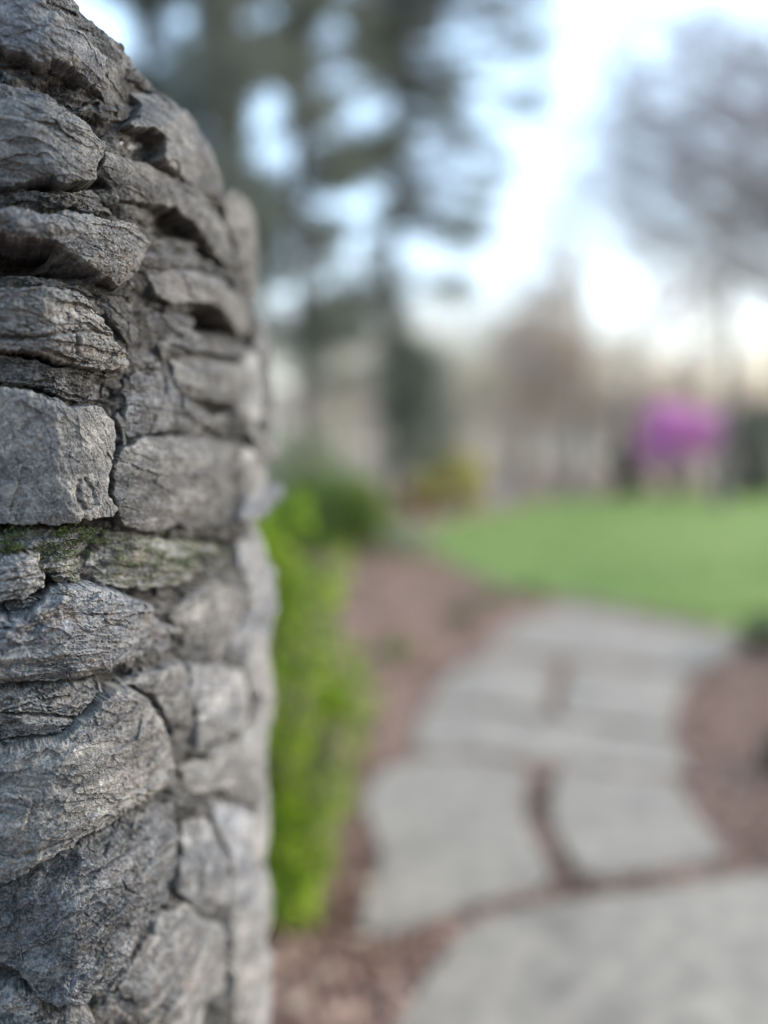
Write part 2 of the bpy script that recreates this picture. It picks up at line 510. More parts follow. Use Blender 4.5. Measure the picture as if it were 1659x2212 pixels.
# lawn
lawn_px = [(925, 1180), (945, 1135), (1060, 1108), (1200, 1078), (1400, 1066), (1659, 1058), (2300, 1050), (2600, 1300), (2000, 1440), (1659, 1372),
           (1590, 1362), (1450, 1326), (1250, 1288), (1120, 1268), (1010, 1228)]
lp = smooth_poly([ground(*p) for p in lawn_px], 6)
import bmesh
def flat_poly(name, P, z, thick, mat, parent=None, bev=0.0, sub=None, seed=0):
    """a solid slab with outline P (x,y), top at z"""
    bm = bmesh.new()
    vs = [bm.verts.new((x, y, z)) for x, y in P]
    f = bm.faces.new(vs)
    if f.normal.z < 0: bmesh.ops.reverse_faces(bm, faces=[f])
    r = bmesh.ops.extrude_face_region(bm, geom=[f])
    down = [g for g in r['geom'] if isinstance(g, bmesh.types.BMVert)]
    # the extruded copy becomes the top; push the old ring down
    for v in vs: v.co.z = z - thick
    bm.normal_update()
    if bev:
        ed = [e for e in bm.edges if all(v in down for v in e.verts)]
        bmesh.ops.bevel(bm, geom=ed, offset=bev, segments=2, affect='EDGES')
    bmesh.ops.triangulate(bm, faces=[f for f in bm.faces if len(f.verts) > 4])
    bmesh.ops.recalc_face_normals(bm, faces=bm.faces)
    me = bpy.data.meshes.new(name); bm.to_mesh(me); bm.free()
    o = obj(name, me, mat, parent)
    return o
lawn = tag(flat_poly('lawn', lp, 0.0, 0.06, M['lawn']), kind='structure')

def in_poly(X, Y, P):
    return poly_sdf(X, Y, P) > 0

# grass blades over the lawn
gx = rng.uniform(lp[:, 0].min(), 14, 260000); gy = 6 + 19 * rng.random(260000) ** 1.5
k = in_poly(gx, gy, lp); gx, gy = gx[k][:60000], gy[k][:60000]
C = np.stack([gx, gy, np.full(len(gx), 0.0)], 1)
hgt = rng.uniform(0.03, 0.075, len(gx))[:, None]
a = rng.uniform(0, 6.283, len(gx)); dvec = np.stack([np.cos(a), np.sin(a), np.zeros_like(a)], 1) * 0.008
tip = C + np.array([[0, 0, 1.0]]) * hgt + rng.normal(size=C.shape) * 0.018 * np.array([[1, 1, 0.2]])
A = Acc(); A.add(np.stack([C - dvec, C + dvec, tip], 1).reshape(-1, 3), np.arange(len(C) * 3).reshape(-1, 3))
tag(A.obj('grass', M['grass']), 'short green grass blades covering the mown lawn', 'grass', kind='stuff')

# flagstone path: one slab object each
path = tag(empty('path', (1.2, 3.6, 0)), kind='structure')
flags = [
    [(980, 2032), (1010, 2000), (1100, 1966), (1200, 1948), (1330, 1930), (1500, 1908), (1700, 1876), (2050, 1830), (2300, 2100), (2200, 2700), (1300, 2900), (860, 2750), (820, 2420), (846, 2240), (890, 2155), (940, 2085)],
    [(840, 1660), (930, 1636), (1040, 1644), (1130, 1662), (1140, 1700), (1134, 1760), (1160, 1820), (1190, 1880), (1180, 1915), (1100, 1940), (1000, 1968), (880, 2012), (800, 2020), (778, 1985), (806, 1900), (820, 1850), (806, 1800), (785, 1750), (800, 1700)],
    [(1215, 1660), (1320, 1672), (1450, 1688), (1500, 1760), (1562, 1850), (1470, 1876), (1360, 1892), (1275, 1898), (1232, 1858), (1200, 1800), (1190, 1730)],
    [(930, 1528), (1060, 1534), (1200, 1556), (1330, 1576), (1445, 1590), (1482, 1662), (1400, 1668), (1200, 1648), (1050, 1628), (908, 1620), (900, 1570)],
    [(1010, 1436), (1100, 1424), (1195, 1432), (1188, 1480), (1174, 1542), (1080, 1526), (932, 1518), (955, 1475)],
    [(1236, 1436), (1370, 1452), (1490, 1466), (1462, 1520), (1452, 1580), (1340, 1566), (1206, 1546), (1222, 1480)],
    [(1130, 1340), (1225, 1308), (1320, 1324), (1470, 1352), (1600, 1384), (1560, 1420), (1490, 1450), (1380, 1436), (1240, 1420), (1110, 1408), (1040, 1418), (1080, 1372)],
]
for i, f in enumerate(flags):
    P = smooth_poly([ground(*p) for p in f], 5, 0.004, i)
    o = flat_poly('flagstone', P, 0.004 + 0.004 * (i % 3), 0.075, M['flag'], path, bev=0.008)
    o.location = -path.location + Vector((0, 0, 0)) + path.location * 0
    o.location = Vector((0, 0, 0)) - path.location

# mulch chips as loose stuff, kept off the slabs
n = 110000
cy = 1.3 + 11 * rng.random(n) ** 1.6
cx = rng.uniform(-1.0, 1.0, n) * (cy * 0.62 + 0.3)
ok = np.ones(n, bool)
for f in flags:
    P = np.array([ground(*p) for p in f])
    ok &= ~(poly_sdf(cx, cy, P) > 0.0)
ok &= ~(poly_sdf(cx, cy, lp) > -0.03)
cx, cy = cx[ok], cy[ok]
A = Acc(); A.leaves(np.stack([cx, cy, rng.uniform(-0.014, 0.008, len(cx))], 1), 0.035, flat=2.2, aspect=0.45, seed=4)
tag(A.obj('bark_mulch', M['chip']), 'loose reddish brown bark chips spread over the planting beds', 'mulch', kind='stuff')
# a few fallen pale leaves on the dark mulch near the path
for (px, py, lb) in ((790, 1915, 'dry tan leaf lying at the left rim of the middle flagstone'), (775, 2035, 'dry tan leaf at the lower left corner of the middle flagstone'), (700, 2110, 'dry tan leaf lying on dark mulch below the lime shrub'), (640, 2170, 'dry tan leaf on the mulch nearest the foot of the stone wall'), (830, 1590, 'dry tan leaf on mulch left of the long step flagstone')):
    x, y = ground(px, py)
    A = Acc()
    ang = np.linspace(0, 2 * np.pi, 13)[:-1]
    r = 0.028 * (1 + 0.25 * np.cos(ang * 3))
    V = np.stack([x + r * np.cos(ang), y + 0.8 * r * np.sin(ang), 0.008 + 0.006 * np.sin(ang * 2)], 1)
    A.add(np.vstack([V, [[x, y, 0.014]]]), np.array([[j, (j + 1) % 12, 12] for j in range(12)]))
    tag(A.obj('fallen_leaf', M['tan'], loc=(x, y, 0)), lb, 'leaf', 'fallen leaves on the mulch beside the path')

# hillside behind the garden
def hz(X, Y):
    return -0.05 + 5.4 * sstep(26, 62, Y - 0.12 * X) + 0.35 * fbm(X / 9, Y / 9, 8)* sstep(26, 40, Y)
tag(sheet('hillside', -70, 90, 25, 110, 90, 60, hz, M['litter']), kind='structure')

# ================================================================== STONE WALL
QX = np.array([-1.30, -0.90, -0.62, -0.462, -0.378, -0.295, -0.228, -0.172, -0.128, -0.10])
QY = np.array([0.545, 0.556, 0.570, 0.582, 0.604, 0.655, 0.735, 0.850, 0.985, 1.06])
def wall_Y(q, zr):
    y = np.interp(q, QX, QY)
    for d in (0.012, 0.024):           # soften the knots
        y = 0.5 * y + 0.25 * (np.interp(q - d, QX, QY) + np.interp(q + d, QX, QY))
    return y + 0.05 * np.clip(zr - 0.15, 0, 1) ** 1.5
def wall_N(q):
    e = 0.01
    Ya, Yb = np.interp(q - e, QX, QY), np.interp(q + e, QX, QY)
    tx = (q + e) * Yb - (q - e) * Ya; ty = Yb - Ya
    n = np.stack([ty, -tx, np.zeros_like(tx)], -1)
    n /= np.linalg.norm(n, axis=-1, keepdims=True)
    b = np.stack([-q, -np.ones_like(q), np.zeros_like(q)], -1)
    b /= np.linalg.norm(b, axis=-1, keepdims=True)
    n = 0.55 * n + 0.45 * b
    return n / np.linalg.norm(n, axis=-1, keepdims=True)

WALL_LOC = Vector((-0.20, 0.75, 0.0))
wall = tag(empty('stone_wall', WALL_LOC), 'rough grey dry stone wall in sharp focus filling the left side', 'wall')

PXM = 0.000334          # metres per reference pixel at the wall
def build_stone(poly, off=0.0, drop=0.030, w=8, rnd=0.0022, sw=16, tone=1.0, warm=0.3, dirt=0.35, strat=0.5, ang=0.0,
                facet=1.0, moss=0.0, cracks=(), step=2.0, seed=0, rough=1.0, inframe=True, name='stone', thick=0.09, warp=1.0, core=False, grow_=3.5, spall=1.0):
    P = np.array(poly, float)
    mg = 9
    x0, y0 = P.min(0) - mg; x1, y1 = P.max(0) + mg
    xs = np.arange(x0, x1 + step, step); ys = np.arange(y0, y1 + step, step)
    X, Y = np.meshgrid(xs, ys)
    ca, sa = math.cos(R(ang)), math.sin(R(ang))
    U = X * ca + Y * sa; Vv = -X * sa + Y * ca
    S = 1.0
    sdf = poly_sdf(X, Y, P) + (grow_ if inframe else 0)
    drop = drop * 0.95
    sd0 = sdf + warp * (8.0 * gn(X / 34, Y / 34, seed + 1) + 4.0 * gn(X / 15, Y / 15, seed + 2))
    dep = drop * (1 - np.clip(sd0 / w, 0, 1)) ** 1.5 / PXM          # how deep into the side this point lies
    WX_, WY_ = X + 0.9 * dep, Y + 1.2 * dep                        # so that relief does not run straight down the sides
    top_ = np.clip(sd0 / 6, 0, 1)
    sd_ = sd0 + warp * (3.5 * gn(WX_ / 16, WY_ / 16, seed + 4) + (1.0 + 1.2 * top_) * gn(WX_ / 7, WY_ / 7, seed + 3))
    t = np.clip(sd_ / w, 0, 1)
    h = -drop * (1 - t) ** 1.7
    h -= np.clip(-sd_, 0, 20) / 9 * 0.018
    h -= rnd * np.exp(-np.clip(sd_, 0, None) / sw)
    # large facets
    g = np.random.default_rng(seed + 100)
    c = P.mean(0); ext = (P.max(0) - P.min(0)) / 2
    fac = np.zeros_like(X)
    WX = X + 10 * gn(X / 50, Y / 50, seed + 20); WY = Y + 10 * gn(X / 50, Y / 50, seed + 21)
    for k in range(8):
        a = g.uniform(0, 6.283)
        dx, dy = math.cos(a), math.sin(a)
        reach = abs(dx) * ext[0] + abs(dy) * ext[1]
        d = reach * g.uniform(0.10, 0.75)
        fac = np.minimum(fac, -g.uniform(0.18, 0.60) * np.clip((WX - c[0]) * dx + (WY - c[1]) * dy - d, 0, None) * PXM)
    h += facet * fac
    # whole-stone tilt
    h += ((X - c[0]) * g.normal() * 0.05 + (Y - c[1]) * g.normal() * 0.05) * PXM
    # chipped surface at three scales, elongated along the bedding
    wx = 9 * gn(U / 22, Vv / 22, seed + 31); wy = 9 * gn(U / 22, Vv / 22, seed + 32)
    h += rough * (0.0020 * chips((U + wx*.8) / 105, (Vv + wy*.8) / 55, seed + 40, 1.3)
                  + 0.0005 * chips((U + wx) / 40, (Vv + wy) / 21, seed + 41, 1.2)
                  + 0.00022 * chips((U + wx * .6) / 15, (Vv + wy * .6) / 9, seed + 42, 1.2))
    h += rough * (0.0020 * gn(X / 85, Y / 60, seed + 50) + 0.0011 * gn(X / 32, Y / 26, seed + 51) + 0.0006 * gn(X / 14, Y / 12, seed + 52)
                  + 0.00042 * gn(X / 7.5, Y / 6.5, seed + 53) + 0.00024 * gn(X / 4.1, Y / 3.7, seed + 54))
    jx = 3.2 * gn(X / 9, Y / 9, seed + 33) + 1.8 * gn(X / 4, Y / 4, seed + 34)
    jy = 3.2 * gn(X / 9, Y / 9, seed + 35) + 1.8 * gn(X / 4, Y / 4, seed + 36)
    for (su, sv, am, cut, k_) in ((120, 46, .0030, .03, 0), (120, 52, .0026, -.12, 1), (70, 26, .0015, .05, 2), (66, 28, .0012, -.15, 3), (34, 15, .0006, .0, 4)):
        f_ = gn((U + jx) / su, (Vv + jy) / sv, seed + 200 + k_)
        h += spall * am * (sstep(cut, cut + 2.6 / su, f_) - .5)
    for (a_, b_, c_, k_) in ((13, 24, .0042, 0), (30, 40, .0030, 1)):
        edge_ = sd0 + jx - (a_ + b_ * gn(X / 48, Y / 34, seed + 210 + k_))
        h -= max(spall - .2, 0) * c_ * (1 - sstep(0, 3.0, edge_))
    # pits
    pit = gn(X / 9, Y / 8, seed + 56) + 0.6 * gn(X / 4.5, Y / 4.5, seed + 57)
    h -= rough * 0.0013 * sstep(0.38, 0.75, pit)
    # bedding ledges
    if strat > 0:
        vv = Vv + 16 * gn(U / 120, Vv / 60, seed + 60) + 5 * gn(U / 35, Vv / 20, seed + 61)
        lay = gn(U / 200, vv / 11.0, seed + 62) + 0.5 * gn(U / 80, vv / 5.5, seed + 63)
        h += strat * 0.0007 * lay
        led = np.floor(vv / 24 + 0.5 * gn(U / 60, vv / 40, seed + 64))
        h += strat * 0.0046 * (_h(led, led * 0 + 3, seed + 65) - 0.5)
        cr = np.abs(gn(U / 210, vv / 17, seed + 66))
        h -= strat * 0.0020 * (1 - sstep(0.0, 0.035, cr)) * sstep(0.0, 0.25, gn(U / 90, vv / 70, seed + 67) + 0.12)
    for cpts, cw, cd in cracks:
        dd = line_dist(X + 3.5 * gn(X / 14, Y / 14, seed + 70), Y + 3.5 * gn(X / 14, Y / 14, seed + 71), cpts)
        h -= cd * np.exp(-(dd / cw) ** 2)
    keep = sd_ > -8
    # to 3D
    if inframe: q, zr = ray(X, Y)
    else: q, zr = (X - 829.5) / FPX, (960.0 - Y) / FPX
    Yb = wall_Y(q, zr) - off
    base = np.stack([q * Yb, Yb, CAMH + zr * Yb], -1)
    n = wall_N(q)
    V3 = base + n * h[..., None]
    lat = 0.0011 * rough
    V3[..., 2] += lat * gn(X / 8, Y / 8, seed + 80) * 0.6
    V3[..., 0] += lat * gn(X / 8, Y / 8, seed + 81) * 0.6
    ny, nx = X.shape
    cell = keep[:-1, :-1] & keep[1:, :-1] & keep[:-1, 1:] & keep[1:, 1:]
    idx = np.arange(nx * ny).reshape(ny, nx)
    q4 = np.stack([idx[:-1, :-1], idx[1:, :-1], idx[1:, 1:], idx[:-1, 1:]], -1)[cell]
    # close the solid: side skirt from boundary edges + a coarse back
    e = np.concatenate([q4[:, [0, 1]], q4[:, [1, 2]], q4[:, [2, 3]], q4[:, [3, 0]]])
    key = np.minimum(e[:, 0], e[:, 1]) * (nx * ny) + np.maximum(e[:, 0], e[:, 1])
    _, inv, cnt = np.unique(key, return_inverse=True, return_counts=True)
    be = e[cnt[inv] == 1]
    Vf = V3.reshape(-1, 3)
    bv = np.unique(be)
    nb = n.reshape(-1, 3)[bv]
    bc = Vf[bv].mean(0)
    back = Vf[bv] - nb * thick + (bc - Vf[bv]) * np.array([0.25, 0, 0.25])
    remap = -np.ones(nx * ny, int)
    used = np.unique(q4)
    remap[used] = np.arange(len(used))
    bmap = -np.ones(nx * ny, int); bmap[bv] = len(used) + np.arange(len(bv))
    cback = back.mean(0)
    V = np.vstack([Vf[used], back, cback[None]])
    side = np.stack([remap[be[:, 1]], remap[be[:, 0]], bmap[be[:, 0]], bmap[be[:, 1]]], 1)
    ci = len(V) - 1
    cap = np.stack([bmap[be[:, 1]], bmap[be[:, 0]], np.full(len(be), ci)], 1)
    L = bc.copy()
    me = raw_mesh(name, V - L, [remap[q4], side, cap], False)
    ms = np.zeros(len(V), np.float32)
    if np.any(moss > 0 if np.isscalar(moss) else [1]):
        mv = moss if np.isscalar(moss) else 0
        mn = fbm(X / 30, Y / 18, 900, 4) + 0.15
        mk = sstep(0.0, 0.22, mn + (mv - 0.5)) * mv
    else:
        mk = np.zeros_like(X)
    ms[:len(used)] = mk.reshape(-1)[used]
    at_ = me.attributes.new('moss', 'FLOAT', 'POINT')
    at_.data.foreach_set('value', ms)
    o = obj(name, me, M['core'] if core else M['stone'], wall, Vector(L))
    o['tone'] = float(tone); o['warm'] = float(warm); o['dirt'] = float(dirt)
    return o, (V3, keep, mk, n)

ST = []
def S(poly, **kw): ST.append((poly, kw))
S([(-90,-90),(95,-60),(103,-4),(141,27),(175,57),(213,80),(248,110),(254,185),(235,196),(213,177),(160,143),(129,129),(87,129),(46,108),(0,84),(-90,38)], off=.012, ang=28, tone=1.02, strat=.25, dirt=.25, rnd=.003)
S([(85,-70),(160,-8),(205,38),(255,82),(300,118),(350,160),(384,205),(330,215),(302,245),(272,268),(240,250),(215,200),(150,150),(60,90),(-90,40),(-90,-90)], off=-.004, ang=35, tone=.72, dirt=.95, strat=.1, rnd=.003, rough=1.3, warm=.1)
S([(-90,100),(0,136),(38,158),(84,171),(110,190),(148,224),(171,247),(198,277),(230,312),(224,342),(213,357),(211,391),(182,399),(144,400),(125,389),(114,380),(76,381),(38,389),(-90,394)], off=.016, ang=20, tone=.92, strat=.35, facet=1.2, drop=.042, warm=.25, dirt=.2)
S([(315,184),(365,188),(403,226),(437,262),(469,312),(496,358),(512,400),(498,435),(475,443),(448,424),(429,401),(380,367),(357,340),(353,298),(334,276),(272,268),(310,242),(325,213)], off=.020, ang=50, tone=1.12, strat=.15, dirt=.1, warm=.1, facet=1.1)
S([(228,322),(281,332),(327,351),(365,370),(399,388),(429,405),(448,430),(470,455),(492,488),(508,532),(524,580),(482,572),(456,526),(418,483),(384,450),(342,445),(266,428),(215,367)], off=.004, ang=35, tone=.98, dirt=.45, strat=.3, warm=.3, rough=1.25)
S([(482,440),(512,398),(535,422),(558,447),(562,500),(564,560),(570,645),(545,652),(524,604),(508,532),(494,486)], off=.0, ang=60, tone=.98, dirt=.2, strat=.1)
S([(-90,396),(0,402),(70,407),(140,412),(200,407),(228,422),(252,462),(200,458),(120,442),(50,434),(-90,446)], off=-.004, ang=6, tone=.72, dirt=.9, strat=1.0, drop=.016, warm=.2)
S([(-90,438),(0,445),(34,437),(57,448),(95,456),(152,449),(198,460),(243,471),(296,475),(323,494),(342,522),(332,560),(314,590),(292,612),(272,620),(247,602),(228,598),(205,579),(171,556),(140,534),(99,515),(38,513),(0,504),(-90,498)], off=.024, grow_=2.0, ang=16, tone=.98, dirt=.35, strat=.6, warm=.45, drop=.036, rough=1.3)
S([(-90,590),(0,588),(65,590),(120,600),(170,608),(210,625),(208,644),(160,630),(110,622),(-90,618)], off=-.008, grow_=1.0, ang=6, tone=.9, strat=.9, dirt=.5, drop=.02)
S([(-90,612),(0,614),(65,614),(114,613),(160,620),(190,641),(213,672),(243,702),(262,729),(281,757),(296,786),(287,798),(258,801),(213,795),(167,788),(144,788),(106,769),(57,757),(-90,745)], off=.020, ang=12, tone=1.0, dirt=.25, strat=1.0, warm=.55, rough=1.35, drop=.036, cracks=[([(-20,722),(80,728),(165,715),(170,760)],5,.005),([(165,716),(240,712)],4,.003)])
S([(206,630),(250,645),(287,670),(308,710),(313,748),(292,772),(262,725),(238,690),(212,665)], off=-.002, ang=50, tone=.62, dirt=.8, strat=.3, drop=.02)
S([(-90,750),(0,762),(76,775),(125,793),(163,790),(228,803),(262,805),(275,830),(262,850),(247,864),(213,868),(152,866),(125,854),(87,837),(0,826),(-90,820)], off=.002, ang=7, tone=.70, dirt=1.0, strat=.6, drop=.02, rough=1.4, cracks=[([(240,800),(228,835),(232,868)],3,.005)])
S([(270,812),(300,808),(308,835),(296,862),(272,866),(262,845)], off=-.002, tone=.6, dirt=.9, strat=.8, drop=.015)
S([(-90,822),(0,828),(57,840),(125,858),(163,876),(213,870),(236,884),(251,904),(263,934),(263,968),(249,1018),(241,1056),(260,1100),(243,1119),(213,1125),(152,1134),(76,1140),(-90,1150)], off=.022, ang=70, tone=1.08, dirt=.12, strat=.12, warm=.1, facet=.8, drop=.045, rnd=.003, cracks=[([(172,1040),(170,1080),(185,1100)],6,.003),([(185,1035),(205,1060),(208,1090),(188,1102)],4,.0025)])
S([(250,900),(262,880),(275,920),(276,975),(264,992),(266,940)], off=.004, tone=.9, dirt=.3, strat=.2, drop=.014, w=6, warp=.6)
S([(255,985),(264,965),(296,949),(342,941),(418,941),(486,949),(532,960),(553,998),(549,1036),(537,1082),(527,1120),(515,1159),(475,1163),(433,1152),(400,1140),(350,1152),(300,1149),(262,1132),(250,1100),(243,1062),(247,1020)], off=.014, ang=10, tone=1.0, dirt=.25, strat=.2, facet=1.3, drop=.045, warm=.2)
S([(538,922),(577,926),(610,952),(618,978),(600,1003),(565,1020),(543,1012),(548,975)], off=.020, grow_=1.0, tone=1.0, dirt=.2, strat=.1, rnd=.003, sw=16, warp=.8)
S([(540,1068),(585,1046),(620,1040),(630,1064),(612,1092),(578,1120),(545,1142),(528,1124)], off=.026, grow_=1.0, tone=1.35, dirt=.0, strat=.1, rnd=.003, sw=18, warp=.8)
S([(378,762),(456,772),(549,788),(558,835),(545,880),(494,871),(418,864),(386,837)], off=.006, ang=6, tone=.98, dirt=.2, strat=.3)
S([(283,760),(312,715),(345,722),(378,758),(386,835),(420,872),(470,892),(542,895),(548,922),(480,930),(440,922),(380,930),(322,943),(273,952),(268,905),(282,830)], off=.003, ang=10, tone=1.02, dirt=.5, strat=.5, rough=1.4, warm=.35, cracks=[([(352,735),(368,790),(362,850)],5,.004)])
S([(338,590),(380,573),(440,578),(492,600),(532,640),(554,680),(564,722),(534,730),(510,702),(480,667),(430,655),(380,657),(343,632)], off=.012, grow_=2.0, ang=30, tone=1.05, dirt=.25, strat=.2, drop=.04)
S([(298,640),(340,640),(390,662),(422,684),(420,712),(452,738),(500,745),(548,752),(548,786),(480,772),(400,757),(350,732),(312,708)], off=-.003, grow_=2.0, ang=15, tone=.95, dirt=.6, strat=.5, rough=1.5, warm=.4)
S([(545,642),(572,660),(590,692),(593,740),(592,800),(603,870),(594,930),(562,940),(545,905),(556,840),(552,760)], off=.0, ang=85, tone=.9, dirt=.2, strat=.1)
S([(300,548),(360,524),(420,542),(470,572),(512,592),(536,634),(490,604),(440,582),(380,576),(336,594),(308,586)], off=.0, ang=20, tone=.85, dirt=.6, strat=.3, rough=1.4)
S([(-90,1146),(0,1160),(60,1148),(120,1140),(190,1134),(238,1126),(228,1160),(197,1192),(172,1204),(190,1232),(182,1266),(130,1266),(100,1244),(75,1228),(90,1204),(0,1202),(-90,1205)], off=.004, ang=-12, tone=1.0, dirt=.4, strat=1.5, warm=.9, moss=.52, rough=1.5, drop=.02)
S([(-90,1200),(0,1198),(60,1193),(97,1198),(80,1225),(95,1245),(106,1278),(60,1297),(0,1307),(-90,1312)], off=.016, ang=-6, tone=1.35, dirt=.2, strat=1.3, warm=.4, drop=.032, cracks=[([(-20,1262),(40,1248),(95,1240)],3,.004)])
S([(6,1318),(40,1302),(90,1288),(124,1298),(122,1316),(70,1327),(20,1335)], off=.010, ang=-8, tone=1.35, dirt=.5, strat=.8, drop=.02, w=7, warp=.7)
S([(235,1125),(290,1147),(350,1162),(430,1172),(512,1167),(524,1202),(512,1232),(450,1242),(382,1268),(300,1277),(230,1267),(185,1242),(197,1195),(226,1163)], off=-.002, ang=4, tone=1.15, dirt=.45, strat=1.3, warm=.9, moss=.5, rough=1.5, drop=.02)
S([(-90,1330),(0,1337),(60,1332),(112,1282),(160,1268),(220,1270),(280,1288),(330,1303),(370,1338),(402,1390),(405,1416),(352,1422),(300,1442),(250,1467),(190,1480),(100,1489),(-90,1498)], off=.020, ang=-6, tone=1.0, dirt=.2, strat=1.1, warm=.9, drop=.035, rough=1.1)
S([(-90,1498),(0,1495),(80,1491),(160,1481),(224,1477),(236,1503),(205,1548),(172,1582),(140,1607),(90,1617),(0,1627),(-90,1632)], off=.010, ang=-4, tone=.92, dirt=.7, strat=1.2, warm=.6, drop=.024, cracks=[([(-20,1540),(60,1544),(130,1550),(176,1558)],3.2,.006),([(176,1560),(200,1530),(245,1482)],4,.006),([(20,1610),(90,1598),(160,1592)],4,.007),([(0,1536),(60,1522),(150,1508)],2.5,.003)])
S([(-90,1632),(0,1637),(70,1624),(110,1612),(160,1590),(200,1552),(250,1500),(290,1492),(335,1510),(372,1570),(392,1640),(398,1662),(387,1702),(332,1747),(280,1777),(227,1802),(152,1847),(92,1872),(40,1912),(0,1932),(-90,1965)], off=.024, ang=-22, tone=.98, dirt=.18, strat=.3, warm=.25, rnd=.003, drop=.040, facet=.9, cracks=[([(200,1790),(260,1745),(310,1722)],4,.0035),([(-10,1855),(40,1860),(110,1830),(190,1800)],3,.0035)])
S([(228,1492),(320,1452),(402,1428),(425,1500),(436,1580),(446,1640),(404,1650),(374,1572),(335,1502),(290,1486)], off=.002, ang=-20, tone=.98, dirt=.5, strat=.4, warm=.3)
S([(-90,1968),(0,1938),(60,1892),(152,1852),(227,1812),(300,1767),(360,1748),(402,1742),(400,1830),(388,1902),(350,1960),(322,2012),(294,2052),(272,2112),(242,2152),(172,2174),(100,2197),(70,2172),(30,2144),(-90,2150)], off=.020, ang=-38, tone=.80, dirt=.5, strat=.7, warm=.3, rnd=.003, drop=.038, cracks=[([(265,1905),(270,1918),(287,1925)],3,.003),([(180,1905),(240,1870),(330,1820)],4,.004),([(290,1900),(330,1862),(395,1830)],4,.003)])
S([(-90,2150),(20,2140),(80,2150),(98,2194),(180,2182),(208,2202),(192,2310),(-90,2310)], off=.004, ang=-10, tone=1.0, dirt=.6, strat=1.2, warm=.7, rough=1.5, drop=.022)
S([(274,2112),(300,2052),(342,1988),(402,1948),(452,1990),(492,2000),(504,2080),(514,2310),(190,2310),(212,2204),(242,2157)], off=-.004, ang=-60, tone=1.08, dirt=.3, strat=.3, warm=.6, rough=1.3)
S([(398,1752),(440,1738),(482,1800),(503,1870),(503,1960),(460,1990),(420,1962),(387,1932),(402,1830)], off=.0, ang=-60, tone=.98, dirt=.4, strat=.3, warm=.3, rough=1.3)
S([(458,1722),(500,1716),(542,1738),(577,1758),(581,1850),(583,1962),(542,1984),(503,1964),(503,1862),(477,1792)], off=.004, ang=80, tone=1.35, dirt=.2, strat=.2, warm=.35, rough=1.3)
S([(500,1968),(583,1955),(586,2060),(585,2310),(515,2310),(503,2082)], off=.0, ang=80, tone=1.2, dirt=.3, strat=.2, warm=.3, rough=1.3)
S([(418,1442),(480,1430),(552,1438),(559,1500),(545,1572),(482,1604),(440,1624),(423,1532)], off=.006, ang=-10, tone=1.22, dirt=.25, strat=.3, warm=.3)
S([(553,1418),(596,1398),(602,1500),(593,1606),(560,1596),(547,1572),(558,1500)], off=.004, ang=80, tone=1.1, dirt=.1, strat=.1, warm=.2)
S([(440,1640),(500,1602),(555,1600),(592,1618),(588,1690),(570,1752),(522,1730),(480,1712),(440,1722),(406,1722),(404,1664)], off=.004, ang=-15, tone=.98, dirt=.4, strat=.3, warm=.4)
S([(400,1300),(450,1262),(520,1240),(546,1300),(505,1382),(480,1430),(410,1440),(407,1390),(377,1338)], off=.002, ang=-25, tone=.9, dirt=.4, strat=.4, warm=.4)
S([(520,1170),(547,1150),(580,1196),(602,1230),(605,1330),(594,1402),(552,1422),(500,1432),(510,1372),(546,1302),(527,1235)], off=.006, ang=75, tone=1.08, dirt=.2, strat=.2, warm=.2)
S([(240,440),(270,432),(340,450),(325,478),(250,468)], off=-.008, tone=.7, dirt=.9, strat=.3, drop=.015)

for i, (poly, kw) in enumerate(ST):
    kw.setdefault('seed', 1000 + i * 137)
    cxm, cym = np.mean([p[0] for p in poly]), np.mean([p[1] for p in poly])
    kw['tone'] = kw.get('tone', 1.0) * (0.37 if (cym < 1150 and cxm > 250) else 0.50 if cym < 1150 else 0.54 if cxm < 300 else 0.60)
    kw['spall'] = .22 if cxm > 300 or kw.get('strat', .5) < .22 else (.34 if cym < 1150 else .62)
    kw['dirt'] = min(1.0, kw.get('dirt', .35) * 1.35 + .06)
    kw['rough'] = kw.get('rough', 1.0) * (0.62 if kw.get('strat', .5) < .45 else 0.82)
    o, dat = build_stone(poly, **kw)

# small rubble wedged in the joints
g = np.random.default_rng(21)
for k in range(46):
    cx_, cy_ = g.uniform(230, 560), g.uniform(300, 2200)
    if k % 3 == 0: cx_ = g.uniform(0, 300)
    if cx_ > 150 + 0.85 * cy_: continue
    r_ = g.uniform(9, 24)
    aa = np.sort(g.uniform(0, 6.283, 7))
    poly = [(cx_ + 1.7 * r_ * math.cos(a), cy_ + r_ * math.sin(a)) for a in aa]
    build_stone(poly, off=-.006, drop=.012, w=7, rnd=.003, sw=8, tone=g.uniform(.4, .7), dirt=g.uniform(.3, .9), strat=.4, seed=5000 + k * 31, step=2.5, thick=.02, warp=.6, name='rubble')

